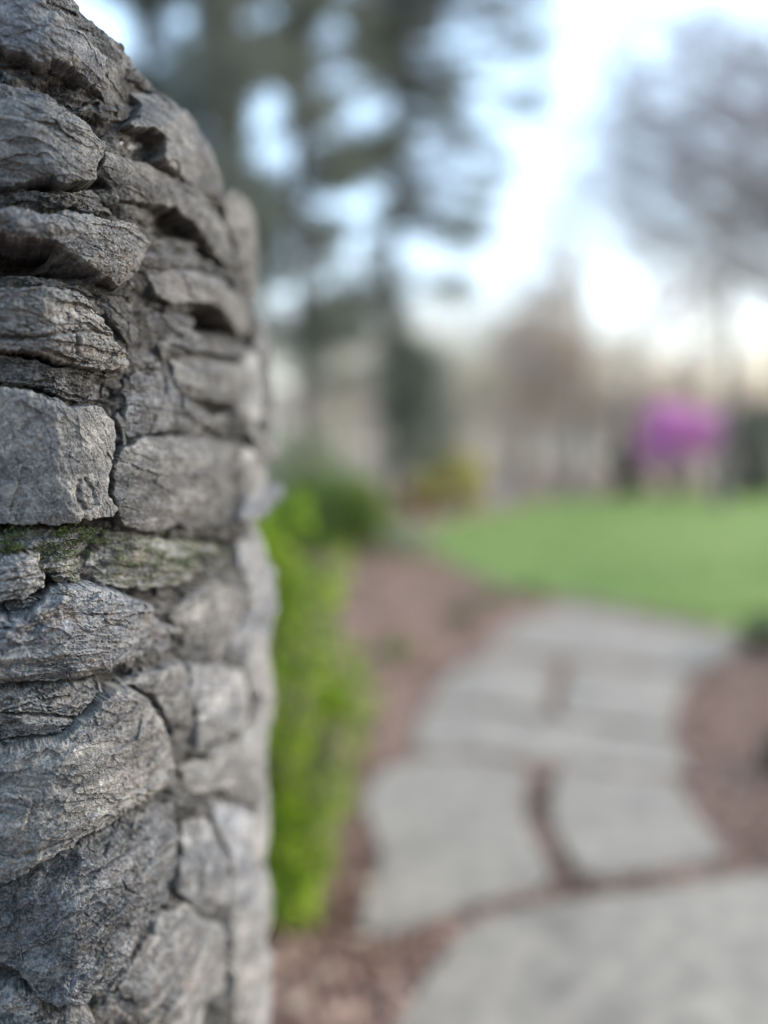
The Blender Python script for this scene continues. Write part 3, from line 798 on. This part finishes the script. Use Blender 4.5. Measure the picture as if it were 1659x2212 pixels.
# wall core: gritty fill between the stones, closed solid reaching the ground
edge_r = [(150,-8),(205,42),(255,88),(300,124),(345,168),(400,240),(455,320),(500,400),(545,452),(552,640),(578,700),(588,870),(590,960),(566,1030),(556,1150),(586,1230),(586,1600),(570,1800),(568,2212),(566,3000),(566,5200)]
core_poly = [(-1300,-420),(-300,-380),(-40,-190)] + edge_r + [(-1300,5200)]
def build_core():
    P = np.array(core_poly, float)
    step = 3.5
    xs = np.concatenate([np.arange(-1310, -120, 24.0), np.arange(-120, 600, 3.2)])
    ys = np.concatenate([np.arange(-440, -60, 14.0), np.arange(-60, 2290, 3.2), np.geomspace(2300, 5220, 60)])
    X, Y = np.meshgrid(xs, ys)
    sdf = poly_sdf(X, Y, P) + 5 * gn(X / 20, Y / 20, 2) + 3 * gn(X / 8, Y / 8, 3)
    h = -0.024 * (1 - np.clip(sdf / 26, 0, 1)) ** 1.6
    h += 0.008 * gn(X / 70, Y / 40, 4) + 0.003 * gn(X / 28, Y / 20, 5) + 0.0016 * gn(X / 12, Y / 10, 6) + 0.0012 * gn(X / 7.5, Y / 6.5, 7)
    h += 0.003 * chips(X / 34, Y / 20, 8, 1.2) + 0.006 * chips(X / 90, Y / 45, 9, .8)
    for (hx, hy, ha, hb, hd) in ((80, 560, 190, 34, .05), (462, 690, 44, 30, .045), (70, 398, 150, 14, .03), (465, 555, 40, 22, .03), (180, 130, 90, 24, .02), (400, 482, 60, 34, .03), (440, 1178, 60, 12, .03),
                             (490, 890, 50, 14, .03), (40, 1145, 120, 12, .03), (30, 775, 150, 10, .02), (455, 1400, 25, 40, .03), (400, 1460, 40, 25, .03), (40, 1900, 90, 16, .03)):
        h -= hd * np.exp(-(((X - hx) / ha) ** 2 + ((Y - hy) / hb) ** 2) ** 1.5)
    q, zr = ray(X, np.clip(Y, -500, 2600))
    zr = np.where(Y > 2600, zr - (Y - 2600) / FPX * 1.1, zr)
    q = np.minimum(q, ray(600, 1500)[0])
    Yb = wall_Y(q, zr) + 0.012 + 0.008 * sstep(260, 420, X)
    Z = CAMH + zr * Yb
    V3 = np.stack([q * Yb, Yb, np.maximum(Z, -0.05)], -1) + wall_N(q) * h[..., None]
    keep = sdf > 0
    ny, nx = X.shape
    idx = np.arange(nx * ny).reshape(ny, nx)
    cell = keep[:-1, :-1] & keep[1:, :-1] & keep[:-1, 1:] & keep[1:, 1:]
    q4 = np.stack([idx[:-1, :-1], idx[1:, :-1], idx[1:, 1:], idx[:-1, 1:]], -1)[cell]
    e = np.concatenate([q4[:, [0, 1]], q4[:, [1, 2]], q4[:, [2, 3]], q4[:, [3, 0]]])
    key = np.minimum(e[:, 0], e[:, 1]) * (nx * ny) + np.maximum(e[:, 0], e[:, 1])
    _, inv, cnt = np.unique(key, return_inverse=True, return_counts=True)
    be = e[cnt[inv] == 1]
    bv = np.unique(be)
    Vf = V3.reshape(-1, 3)
    parts = [Vf]
    # sides go back through the thickness of the wall in three rough steps
    prev = np.arange(nx * ny)
    faces = [q4]
    nrm = wall_N(q).reshape(-1, 3)
    base = len(Vf)
    maps = [prev]
    for s_, dep in enumerate((0.05, 0.12, 0.22)):
        jit = 0.008 * g.normal(size=(len(bv), 3))
        nv = Vf[bv] + np.array([-0.22, 0.97, 0]) * dep + jit * np.array([1, .3, 1])
        nv[:, 2] = np.maximum(nv[:, 2], -0.05)
        mp = -np.ones(nx * ny, int); mp[bv] = base + np.arange(len(bv)); base += len(bv)
        parts.append(nv)
        a_ = maps[-1]
        faces.append(np.stack([a_[be[:, 1]], a_[be[:, 0]], mp[be[:, 0]], mp[be[:, 1]]], 1))
        maps.append(mp)
    c = parts[-1].mean(0)
    parts.append(c[None])
    mp = maps[-1]
    cap = np.stack([mp[be[:, 1]], mp[be[:, 0]], np.full(len(be), base)], 1)
    V = np.vstack(parts)
    return obj('wall_core', raw_mesh('wall_core', V - np.array(WALL_LOC), faces + [cap], False), M['core'], wall, WALL_LOC)
build_core()

# coarser stones carrying the wall on past the frame, left and down
g = np.random.default_rng(33)
def course_stones(xa, xb, ya, yb, hh, seed):
    y = ya; k = 0
    while y < yb:
        h_ = hh * g.uniform(.75, 1.25); x = xa + g.uniform(-40, 0)
        while x < xb - 60:
            w_ = min(g.uniform(170, 330), xb - x)
            n_ = 9
            poly = [(x + 8, y + 10 + g.uniform(-8, 8)), (x + w_ * .5, y + g.uniform(-10, 12)), (x + w_ - 8, y + 8 + g.uniform(-8, 10)), (x + w_ - 2, y + h_ * .5),
                    (x + w_ - 10, y + h_ - 8), (x + w_ * .5, y + h_ + g.uniform(-12, 6)), (x + 10, y + h_ - 8), (x + 2, y + h_ * .5)]
            build_stone(poly, off=g.uniform(.004, .02), step=9, seed=seed + k * 13, tone=g.uniform(.52, .68), strat=.5, inframe=False, thick=.06, warp=1.5, w=16)
            k += 1
            x += w_ + 8
        y += h_ + 10
course_stones(-800, -100, -60, 2500, 150, 9000)
course_stones(-800, 560, 2420, 4400, 170, 12000)

# stones of the far side of the wall end (seen only from further right)
for k in range(15):
    z = 0.06 + k * 0.10
    q = -0.150
    for j in range(2):
        cpos = np.array([q * 0.86 - 0.055 - 0.03 * j, 0.93 + 0.10 * j, z + 0.02 * j])
        bm = bmesh.new(); bmesh.ops.create_icosphere(bm, subdivisions=3, radius=1)
        V = np.array([v.co[:] for v in bm.verts]); F = np.array([[v.index for v in f.verts] for f in bm.faces]); bm.free()
        s_ = np.array([0.050, 0.065, 0.050])
        V = np.sign(V) * np.abs(V) ** 0.6
        V = V * (1 + 0.16 * gn(V[:, 0] * 2 + k * 5, V[:, 2] * 2 + V[:, 1] * 1.7 + j * 9, 70)[:, None])
        if z > 1.45: continue
        o = obj('stone', raw_mesh('stone', V * s_, F, False), M['stone'], wall, Vector(cpos))
        o['tone'] = .62; o['warm'] = .3; o['dirt'] = .4

# moss cushions in the mossy joint: tiny tufts
mp = []
g = np.random.default_rng(5)
n = 42000
mx = g.uniform(-60, 520, n); my = g.uniform(1130, 1275, n)
cen = 1165 + 0.03 * mx + np.where(mx < 230, -0.10 * (mx - 100), 0)
dens = np.exp(-((my - np.where(mx < 240, 1185 - .12 * mx, 1200)) / 30) ** 2) * sstep(0.06, 0.36, fbm(mx / 55, my / 24, 77, 3) + 0.12)
k = g.random(n) < dens * 0.30
mx, my = mx[k], my[k]
q, zr = ray(mx, my)
Yb = wall_Y(q, zr) - np.where(mx < 210, 0.004, -0.001) + g.uniform(-.003, .003, len(mx))
C = np.stack([q * Yb, Yb, CAMH + zr * Yb], -1) + wall_N(q) * 0.0015
A = Acc(); A.leaves(C, 0.0030, flat=0.4, aspect=0.4, seed=6)
o = A.obj('moss', M['moss'], wall, WALL_LOC); o['kind'] = 'stuff'

# ================================================================== PLANTS
def shrub(label, cat, px, Y, hgt, rad, mat, nl, lsize, name='shrub', seed=0, clumps=26, stem=None, group=None, squash=1.0, base=0.15, xoff=0, flat=.3):
    g = np.random.default_rng(seed)
    q, _ = ray(px, 960)
    X0 = float(q) * Y
    root = tag(empty(name, (X0, Y, -0.02)), label, cat, group)
    cz = base + (1 - base) * (np.arange(clumps) + g.uniform(0, 1, clumps)) / clumps
    th = g.uniform(0, 6.283, clumps)
    prof = np.sqrt(np.clip(1 - ((cz - 0.45) / 0.62) ** 2, 0.05, 1))
    rr = rad * prof * np.sqrt(g.uniform(0.15, 1, clumps))
    CC = np.stack([X0 + rr * np.cos(th), Y + rr * np.sin(th) * squash, cz * hgt], 1)
    cr = rad * g.uniform(0.20, 0.42, clumps)
    pts = []
    for c, r in zip(CC, cr):
        m = nl // clumps
        d = g.normal(size=(m, 3)); d /= np.linalg.norm(d, axis=1, keepdims=True)
        pts.append(c + d * (r * g.uniform(0.55, 1.05, m))[:, None] * np.array([1, 1, .85]))
    pts = np.vstack(pts); pts = pts[pts[:, 2] > 0.01]
    A = Acc(); A.leaves(pts, lsize, flat=flat, aspect=0.55, seed=seed + 1)
    A.obj('foliage', mat, root)
    A = Acc()
    b = np.array([X0, Y, -0.03])
    for c in CC:
        midp = b + (c - b) * 0.5 + g.normal(size=3) * rad * 0.06
        A.tubes([b + g.normal(size=3) * [rad * .06, rad * .06, 0], midp], [midp, c], [(0.005 if name == 'flowering_tree' else 0.012) * hgt + .004, 0.008 * hgt], [0.008 * hgt, 0.003 * hgt], 5)
    A.obj('stem', stem or M['bark'], root)
    return root

def grow(acc, tips, p, d, length, r, level, g, up=0.15, spread=0.55, kids=3, seglen=4):
    """recursive bare branch; collects (p0,p1,r0,r1)"""
    n = seglen
    pts = [np.array(p, float)]
    dd = np.array(d, float)
    for i in range(n):
        dd = dd + g.normal(size=3) * 0.16 + np.array([0, 0, up * 0.15])
        dd /= np.linalg.norm(dd)
        pts.append(pts[-1] + dd * length / n)
    rad = np.linspace(r, r * 0.45, n + 1)
    for i in range(n): acc.append((pts[i], pts[i + 1], rad[i], rad[i + 1]))
    if level <= 0:
        tips.append(pts[-1]); return
    for k in range(kids + (level > 1)):
        i = g.integers(max(1, n // 2 - 1), n + 1)
        nd = dd + g.normal(size=3) * spread + np.array([0, 0, up])
        nd /= np.linalg.norm(nd)
        grow(acc, tips, pts[i], nd, length * g.uniform(0.5, 0.78), rad[i] * 0.6, level - 1, g, up, spread, kids, max(2, seglen - 1))

def flush(acc, A, k=4, big=None):
    P0 = np.array([a[0] for a in acc]); P1 = np.array([a[1] for a in acc])
    A.tubes(P0, P1, np.array([a[2] for a in acc]), np.array([a[3] for a in acc]), k)

def bare_tree(label, px, Y, top_py, seed, level=4, lean=0.0, leafmat=None, leaf=0, lsize=0.07, name='tree', group=None, r=None, gz=0.0, kids=3, spread=.55, bark=None, lsp=.25):
    g = np.random.default_rng(seed)
    q, _ = ray(px, 960); X0 = float(q) * Y
    H = CAMH + (960 - top_py) / FPX * Y - gz
    root = tag(empty(name, (X0, Y, gz - 0.05)), label, 'tree', group)
    r = r or H * 0.018
    tr = []; br = []; tips = []
    p = np.array([X0, Y, gz - 0.1]); d = np.array([lean, 0, 1.0]); n = 7
    pts = [p]
    for i in range(n):
        d = d + g.normal(size=3) * 0.05; d[2] = max(d[2], .8); d /= np.linalg.norm(d)
        pts.append(pts[-1] + d * H * 0.72 / n)
    rad = np.linspace(r, r * 0.35, n + 1); rad[0] *= 1.35
    for i in range(n): tr.append((pts[i], pts[i + 1], rad[i], rad[i + 1]))
    A = Acc(); flush(tr, A, 9); A.obj('trunk', bark or M['greybark'], root, smooth=True)
    for i in range(2, n + 1):
        for k in range(2 if i < n else 4):
            a = g.uniform(0, 6.283)
            nd = np.array([math.cos(a), math.sin(a), g.uniform(.3, 1.0) if i < n else g.uniform(.8, 2)]); nd /= np.linalg.norm(nd)
            grow(br, tips, pts[i], nd, H * 0.30 * g.uniform(.7, 1.1), rad[i] * 0.6, level - 1, g, 0.15, spread, kids, 4)
    A = Acc(); flush(br, A, 3); A.obj('branches', M['twig'], root)['kind'] = 'stuff'
    if leafmat is not None and leaf:
        T = np.array(tips); idx = g.integers(0, len(T), leaf)
        A = Acc(); A.leaves(T[idx] + g.normal(size=(leaf, 3)) * lsp, lsize, seed=seed)
        A.obj('foliage', leafmat, root)
    return root

def spray(root, X0, zbase, poly, n, per, Y, tw, tr_, seed, yj=0.8, mat='twig', den=.5, nz_=1.0):
    # twig sprays filling a part of a crown, each carried by a thin branch back to the tree
    g = np.random.default_rng(seed)
    P = np.array(poly, float)
    xs = g.uniform(P[:, 0].min(), P[:, 0].max(), n * 4); ys = g.uniform(P[:, 1].min(), P[:, 1].max(), n * 4)
    pr = sstep(-20, 60, poly_sdf(xs, ys, P)) * np.clip(den + nz_ * fbm(xs / 90, ys / 90, seed, 2), .05, 1)
    for _ in range(60):
        hx_, hy_ = g.uniform(P[:, 0].min(), P[:, 0].max()), g.uniform(P[:, 1].min(), P[:, 1].max())
        pr = np.where((xs - hx_) ** 2 + (ys - hy_) ** 2 < 26 ** 2, 0, pr)
    k = g.random(len(xs)) < pr
    xs, ys = xs[k][:n], ys[k][:n]
    Yc = Y + g.normal(size=len(xs)) * yj
    q, zr = ray(xs, ys)
    C = np.stack([q * Yc, Yc, CAMH + zr * Yc], 1)
    S0 = np.stack([np.full(len(C), X0), np.full(len(C), Y), np.maximum(zbase, C[:, 2] - .55 * np.abs(C[:, 0] - X0) - .1)], 1)
    mid = S0 * .45 + C * .55 + g.normal(size=C.shape) * .12
    A = Acc()
    A.tubes(S0, mid, .008, .005, 4); A.tubes(mid, C, .005, .004, 4)
    d = g.normal(size=(len(C), per, 3)); d[..., 2] = d[..., 2] * .7 + .3
    d /= np.linalg.norm(d, axis=-1, keepdims=True)
    ln = g.uniform(.5, 1.3, (len(C), per, 1)) * tw
    st = C[:, None] + g.normal(size=d.shape) * tw * .35
    A.tubes(st.reshape(-1, 3), (st + d * ln).reshape(-1, 3), tr_, tr_ * .5, 3)
    o = A.obj('twigs', M[mat], root); o['kind'] = 'stuff'

# bright lime shrub right behind the wall
shrub('bright lime green leafy shrub growing close behind the stone wall', 'shrub', 545, 2.25, 1.13, 0.275, M['lime'], 22000, 0.021, seed=36, clumps=110, base=0.0)
shrub('low green shrub with yellow tips behind the lime shrub', 'shrub', 695, 10.3, 0.80, 0.80, M['green'], 5200, 0.07, seed=4, clumps=34, base=.05)
shrub('yellow green shrub beside the mulch bed left of the lawn', 'shrub', 775, 10.6, 0.80, 0.42, M['yellowgreen'], 2400, 0.07, seed=5, clumps=20, base=.1)
shrub('pale tufted clump at the left corner of the lawn', 'plant', 885, 9.7, 0.34, 0.34, M['pale'], 1800, 0.06, seed=6, clumps=14, base=.05, name='plant')
shrub('orange and yellow shrub beyond the left corner of the lawn', 'shrub', 965, 16.5, 1.10, 0.75, M['orange'], 4200, 0.09, seed=7, clumps=22, base=.1)
shrub('small dark red shrub at the foot of the orange shrub', 'shrub', 905, 15.0, 0.42, 0.34, M['red'], 900, 0.07, seed=8, clumps=10, base=.1)
shrub('pale green flowering shrub beside the wall near the wood', 'shrub', 645, 13.5, 1.35, 1.0, M['pale'], 4200, 0.09, seed=9, clumps=30, base=.2)
shrub('magenta flowering redbud tree at the right behind the lawn', 'tree', 1465, 22.0, 2.15, 1.2, M['magenta'], 5200, 0.12, seed=10, clumps=24, base=.47, name='flowering_tree', squash=.8)
shrub('dusky pink flowering tree right of the magenta one', 'tree', 1550, 24.0, 2.1, 0.85, M['magenta'], 1500, 0.10, seed=30, clumps=22, base=.4, name='flowering_tree')
shrub('dark evergreen shrub at the right edge behind the lawn', 'shrub', 1640, 21.0, 2.25, 1.05, M['needles'], 4200, 0.14, seed=11, clumps=30, base=.1)
shrub('small dark conical evergreen standing left below the magenta tree', 'shrub', 1350, 20.0, 1.25, 0.42, M['dark'], 2200, 0.10, seed=12, clumps=16, base=.02)
shrub('dark green shrub at the right edge where path meets lawn', 'shrub', 1690, 5.1, 0.24, 0.24, M['dark'], 1600, 0.03, seed=13, clumps=14, base=.05)
shrub('low dark ground plant at the right edge of the path bed', 'plant', 1800, 3.25, 0.12, 0.18, M['dark'], 900, 0.03, seed=14, clumps=12, base=.05, name='plant')
# small green weeds in the mulch
for i, (px, py, sz, lb) in enumerate(((860, 1420, .10, 'low green weed in the mulch right of the lime shrub'), (1080, 1300, .10, 'low green weed at the lawn edge just above the furthest flagstone'), (1140, 1290, .09, 'rightmost small weed where lawn meets the furthest flagstone'), (1000, 1340, .07, 'tiny weed in the mulch left of the furthest flagstone'))):
    x, y = ground(px, py)
    shrub(lb, 'plant', 829.5 + x / y * FPX, y, sz, sz * 1.5, M['green'], 300, .03, seed=60 + i, clumps=8, base=.05, name='weed', group='small weeds in the mulch bed')

# blue grey rocks edging the bed
for i, (px, py, s_) in enumerate(((1035, 1085, .26), (1078, 1080, .20), (1000, 1092, .18))):
    x, y = ground(px, py)
    bm = bmesh.new(); bmesh.ops.create_icosphere(bm, subdivisions=3, radius=1)
    V = np.array([v.co[:] for v in bm.verts]); F = np.array([[v.index for v in f.verts] for f in bm.faces]); bm.free()
    V = V * (1 + 0.25 * gn(V[:, 0] * 1.5 + i * 5, V[:, 2] * 1.5 + V[:, 1] * 1.7, 70)[:, None]) * np.array([1.5, 1, .75]) * s_
    V[:, 2] = np.maximum(V[:, 2], -.1)
    o = obj('rock', raw_mesh('rock', V, F, False), M['rock'], None, Vector((x, y, s_ * .4)))
    tag(o, ['largest blue grey rock at the far left lawn edge', 'small blue grey rock right of the largest lawn edge rock', 'small blue grey rock left of the largest lawn edge rock'][i], 'rock')

# ------------------------------------------------------------------ evergreens at the left
EV = [(500, 9.5, -900, 'tall evergreen with a brown trunk nearest behind the wall', 0.17),
      (655, 12.0, -900, 'tall evergreen with a slim trunk right of the nearest one', 0.09),
      (850, 15.0, -700, 'dark evergreen reaching furthest over the lawn toward the bright sky', 0.09),
      (330, 14.0, -900, 'dark evergreen furthest left showing above the wall', 0.18)]
dark_poly = [(100, -400), (1090, -400), (1010, -60), (985, 40), (930, 130), (960, 190), (1060, 225), (1165, 288), (1060, 305), (900, 300), (850, 380), (900, 440), (1010, 470),
             (960, 540), (880, 570), (840, 640), (900, 720), (1010, 735), (960, 780), (960, 860), (985, 960), (950, 1010), (850, 1000), (830, 880), (760, 800), (700, 850), (640, 760), (560, 740), (500, 600), (300, 300)]
holes = [(290, 85, 52), (225, 28, 40), (402, 35, 34), (578, 236, 44), (576, 328, 40), (640, 372, 36), (660, 440, 34), (640, 540, 36), (700, 180, 26), (725, 60, 28), (560, 30, 26), (770, 230, 24), (905, 120, 26),
         (925, 365, 44), (790, 430, 24), (1010, 80, 50), (860, 250, 22), (620, 660, 38), (700, 620, 22), (760, 560, 22), (880, 520, 26), (790, 770, 30), (615, 850, 40)]
g = np.random.default_rng(91)
n = 24000
cx_ = g.uniform(60, 1200, n); cy_ = g.uniform(-420, 1020, n)
sd0 = poly_sdf(cx_, cy_, dark_poly)
dn = fbm(cx_ / 120, cy_ / 120, 444, 3)
pr = sstep(-30, 60, sd0) * np.clip(0.66 + 0.5 * dn + 0.6 * gn(cx_ / 42, cy_ / 42, 445), 0.06, 1)
sparse = poly_sdf(cx_, cy_, [(960, -420), (1420, -420), (1300, -60), (1190, 110), (1170, 330), (1080, 480), (1010, 640), (930, 720), (860, 600), (880, 300), (960, 60)])
pr = np.maximum(pr, sstep(-20, 50, sparse) * 0.75 * sstep(-0.06, 0.10, gn(cx_ / 46, cy_ / 46, 446)))
pr *= np.where(cx_ > 950, 0.7, 1.0)
gh = np.random.default_rng(17)
for _ in range(170):
    hx_ = 330 + 830 * gh.random() ** 0.75; holes.append((hx_, gh.uniform(-60, 800), gh.uniform(7, 15) + (5 if hx_ > 850 else 0)))
for hx, hy, hr in holes: pr = np.where((cx_ - hx) ** 2 + (cy_ - hy) ** 2 < (hr + 14) ** 2, pr * 0.01, pr)
k = g.random(n) < pr
cx_, cy_ = cx_[k], cy_[k]
who = np.argmin([np.abs(cx_ - e[0]) + g.uniform(0, 190, len(cx_)) for e in EV], axis=0)
for ti, (px, Y, top, label, r_) in enumerate(EV):
    q, _ = ray(px, 960); X0 = float(q) * Y
    root = tag(empty('evergreen_tree', (X0, Y, -0.05)), label, 'tree')
    H = CAMH + (960 - top) / FPX * Y
    zz = np.linspace(-0.1, H, 14)
    tx = X0 + 0.06 * np.sin(zz * 0.8 + ti)
    P = np.stack([tx, np.full(14, Y), zz], 1)
    rr = np.linspace(r_, r_ * 0.35, 14); rr[0] *= 1.3
    A = Acc(); A.tubes(P[:-1], P[1:], rr[:-1], rr[1:], 12); A.obj('trunk', M['bark'], root, smooth=True)
    m = who == ti
    xs, ys = cx_[m], cy_[m]
    Yc = Y + g.normal(size=m.sum()) * 0.9
    q, zr = ray(xs, ys)
    C = np.stack([q * Yc, Yc, CAMH + zr * Yc], 1)
    A = Acc()
    zs = np.clip(C[:, 2] + g.uniform(-.1, .5, len(C)), 0.6, H - 0.1)
    S0 = np.stack([np.interp(zs, zz, tx), np.full(len(C), Y), zs], 1)
    mid = (S0 + C) / 2 + np.array([0, 0, 0.08])
    L = np.linalg.norm(C - S0, axis=1)
    A.tubes(S0, mid, 0.008 + L * 0.006, 0.006 + L * .003, 4); A.tubes(mid, C, 0.006 + L * .003, 0.004, 4)
    A.obj('limbs', M['bark'], root)['kind'] = 'stuff'
    pts = []
    per = 40
    for c, s0 in zip(C, S0):
        out = (c - s0); out /= np.linalg.norm(out) + 1e-6
        d = g.normal(size=(per, 3)) * np.array([0.11, 0.11, 0.06])
        along = g.uniform(-0.26, 0.18, per)[:, None]
        pts.append(c + d * (Y / 12) + out * along)
    A = Acc(); A.leaves(np.vstack(pts), 0.085 * (Y / 12) ** .5, aspect=0.42, seed=ti, flat=.2)
    A.obj('foliage', M['needles'], root)

# ------------------------------------------------------------------ bare and budding trees
bare_tree('bare grey brown tree standing in the middle behind the lawn', 1235, 23, 470, 201, level=4, leafmat=M['tan'], leaf=2600, lsize=.10, lsp=.3)
bare_tree('slim bare tree left of the middle tree behind the lawn', 1120, 26, 560, 202, level=4, leafmat=M['olive'], leaf=3000, lsize=.12, lsp=.4)
bare_tree('bare tree with tan buds right of the middle tree', 1345, 29, 560, 203, level=4, leafmat=M['tan'], leaf=1500, lsize=.10)
t_ = [o for o in SC.objects if o.get('label', '').startswith('slim bare tree left')][0]
spray(t_, t_.location.x, 3.0, [(560, -200), (1250, -200), (1230, 60), (1120, 200), (1120, 330), (960, 420), (1060, 620), (900, 760), (600, 760)], 150, 18, 20.0, .34, .008, 59, den=.30, nz_=1.4)
# big bare tree just outside the frame on the right, its limbs reach in
g = np.random.default_rng(303)
def limb_tree(label, px, Y, r, limbs, seed, gz=0, leafmat=None, nleaf=0, level=4, H=None):
    g = np.random.default_rng(seed)
    q, _ = ray(px, 960); X0 = float(q) * Y
    root = tag(empty('tree', (X0, Y, -0.05)), label, 'tree')
    H = H or CAMH + (960 - 0) / FPX * Y
    zz = np.linspace(-.1, H, 10)
    P = np.stack([X0 + 0.1 * np.sin(zz * .7), Y + 0 * zz, zz], 1)
    rr = np.linspace(r, r * .4, 10); rr[0] *= 1.4
    A = Acc(); A.tubes(P[:-1], P[1:], rr[:-1], rr[1:], 12); A.obj('trunk', M['greybark'], root, smooth=True)
    br = []; tips = []
    for (sx, sy, ex, ey, r0) in limbs:
        a = np.array(at(sx, sy, Y)); b = np.array(at(ex, ey, Y + g.uniform(-1.2, 1.2)))
        n = 6
        prev = a
        for i in range(1, n + 1):
            t_ = i / n
            p = a + (b - a) * t_ + g.normal(size=3) * 0.05 + np.array([0, 0, 0.12 * math.sin(t_ * 3.14)])
            br.append((prev, p, r0 * (1 - .65 * (t_ - 1 / n)), r0 * (1 - .65 * t_)))
            for k in range(2):
                d = (b - a) / np.linalg.norm(b - a) * .6 + g.normal(size=3) * .55
                d /= np.linalg.norm(d)
                grow(br, tips, p, d, np.linalg.norm(b - a) * g.uniform(.25, .5), r0 * .35, level - 1, g, .1, .6, 3, 4)
            prev = p
    A = Acc(); flush(br, A, 3); A.obj('branches', M['twig'], root)['kind'] = 'stuff'
    if leafmat is not None:
        T = np.array(tips); idx = g.integers(0, len(T), nleaf)
        A = Acc(); A.leaves(T[idx] + g.normal(size=(nleaf, 3)) * .12, .05, seed=seed)
        A.obj('foliage', leafmat, root)
    return root
limb_tree('large bare tree at the right edge with limbs reaching over the lawn', 1830, 9.0, .16,
          [(1830, 560, 1440, 300, .10), (1825, 330, 1330, 150, .04), (1825, 430, 1290, 330, .035), (1825, 150, 1400, 40, .03), (1825, 60, 1500, 250, .03), (1825, 250, 1260, 260, .03), (1825, 380, 1420, 430, .03), (1825, 200, 1560, 130, .03)], 41, level=3)
t_ = [o for o in SC.objects if o.get('label', '').startswith('large bare tree at the right edge')][0]
spray(t_, t_.location.x, 2.5, [(1150, 540), (1180, 330), (1260, 215), (1270, 90), (1440, 10), (1600, 40), (1700, 200), (1800, 300), (1760, 520), (1600, 480), (1480, 440), (1300, 540)], 380, 14, 9.0, .15, .0024, 55, nz_=.3, den=.8)
spray(t_, t_.location.x, 2.5, [(1440, 250), (1700, 180), (1760, 420), (1480, 400)], 45, 14, 9.0, .17, .0026, 56)
limb_tree('bare spreading tree behind the edge tree with twigs against sky', 1560, 17.0, .12,
          [(1560, 700, 1380, 420, .05), (1560, 620, 1500, 330, .05), (1560, 650, 1660, 440, .05), (1560, 560, 1440, 260, .04)], 42, level=4, leafmat=M['tan'], nleaf=1800, H=6)
t_ = [o for o in SC.objects if o.get('label', '').startswith('bare spreading tree behind')][0]
spray(t_, t_.location.x, 2.0, [(1300, 540), (1420, 420), (1700, 400), (1700, 640), (1560, 600), (1400, 640)], 300, 15, 17.0, .26, .0065, 57, den=.45, mat='warmtwig')
t_ = [o for o in SC.objects if o.get('label', '').startswith('bare grey brown tree standing in the middle')][0]
spray(t_, t_.location.x, 1.6, [(1090, 520), (1180, 490), (1270, 510), (1340, 560), (1300, 700), (1400, 800), (1300, 860), (1120, 860), (1000, 700), (1070, 640)], 280, 16, 23.0, .34, .007, 58, den=.6, mat='warmtwig')

spray(t_, t_.location.x, 1.6, [(1020, 640), (1340, 600), (1420, 760), (1400, 900), (1050, 900)], 200, 16, 23.0, .36, .008, 61, den=.5, mat='warmtwig')
bt_ = bare_tree('slender peach tinged tree rising behind the magenta tree', 1500, 27, 560, 211, level=3, leafmat=M['peach'], leaf=2600, lsize=.11, lsp=.45)
spray(bt_, bt_.location.x, 1.6, [(1360, 560), (1500, 500), (1700, 540), (1700, 820), (1560, 880), (1420, 840)], 110, 15, 27.0, .42, .008, 62, den=.5, mat='warmtwig')
# woodland behind: individual bare and leafy trees on the slope
g = np.random.default_rng(77)
wl = ['tan leafed tree in the blurred wood behind the lawn', 'olive leafed tree in the blurred wood behind the lawn', 'bare brown tree in the blurred wood behind the lawn']
for i in range(30):
    px = 560 + 1250 * (i + g.uniform(-.3, .3)) / 30
    Y = g.uniform(28, 44)
    k = i % 3
    top = g.uniform(640, 800) if px < 1300 else g.uniform(690, 830)
    gz_ = float(hz(np.array([(px - 829.5) / FPX * Y]), np.array([Y]))[0])
    bare_tree(wl[k], px, Y, top, 500 + i, level=3, leafmat=[M['tan'], M['olive'], M['tan']][k], leaf=[2000, 1800, 500][k], lsize=.17, lsp=.5,
              name='woodland_tree', group=['tan trees of the far wood', 'olive trees of the far wood', 'bare trees of the far wood'][k], gz=gz_)
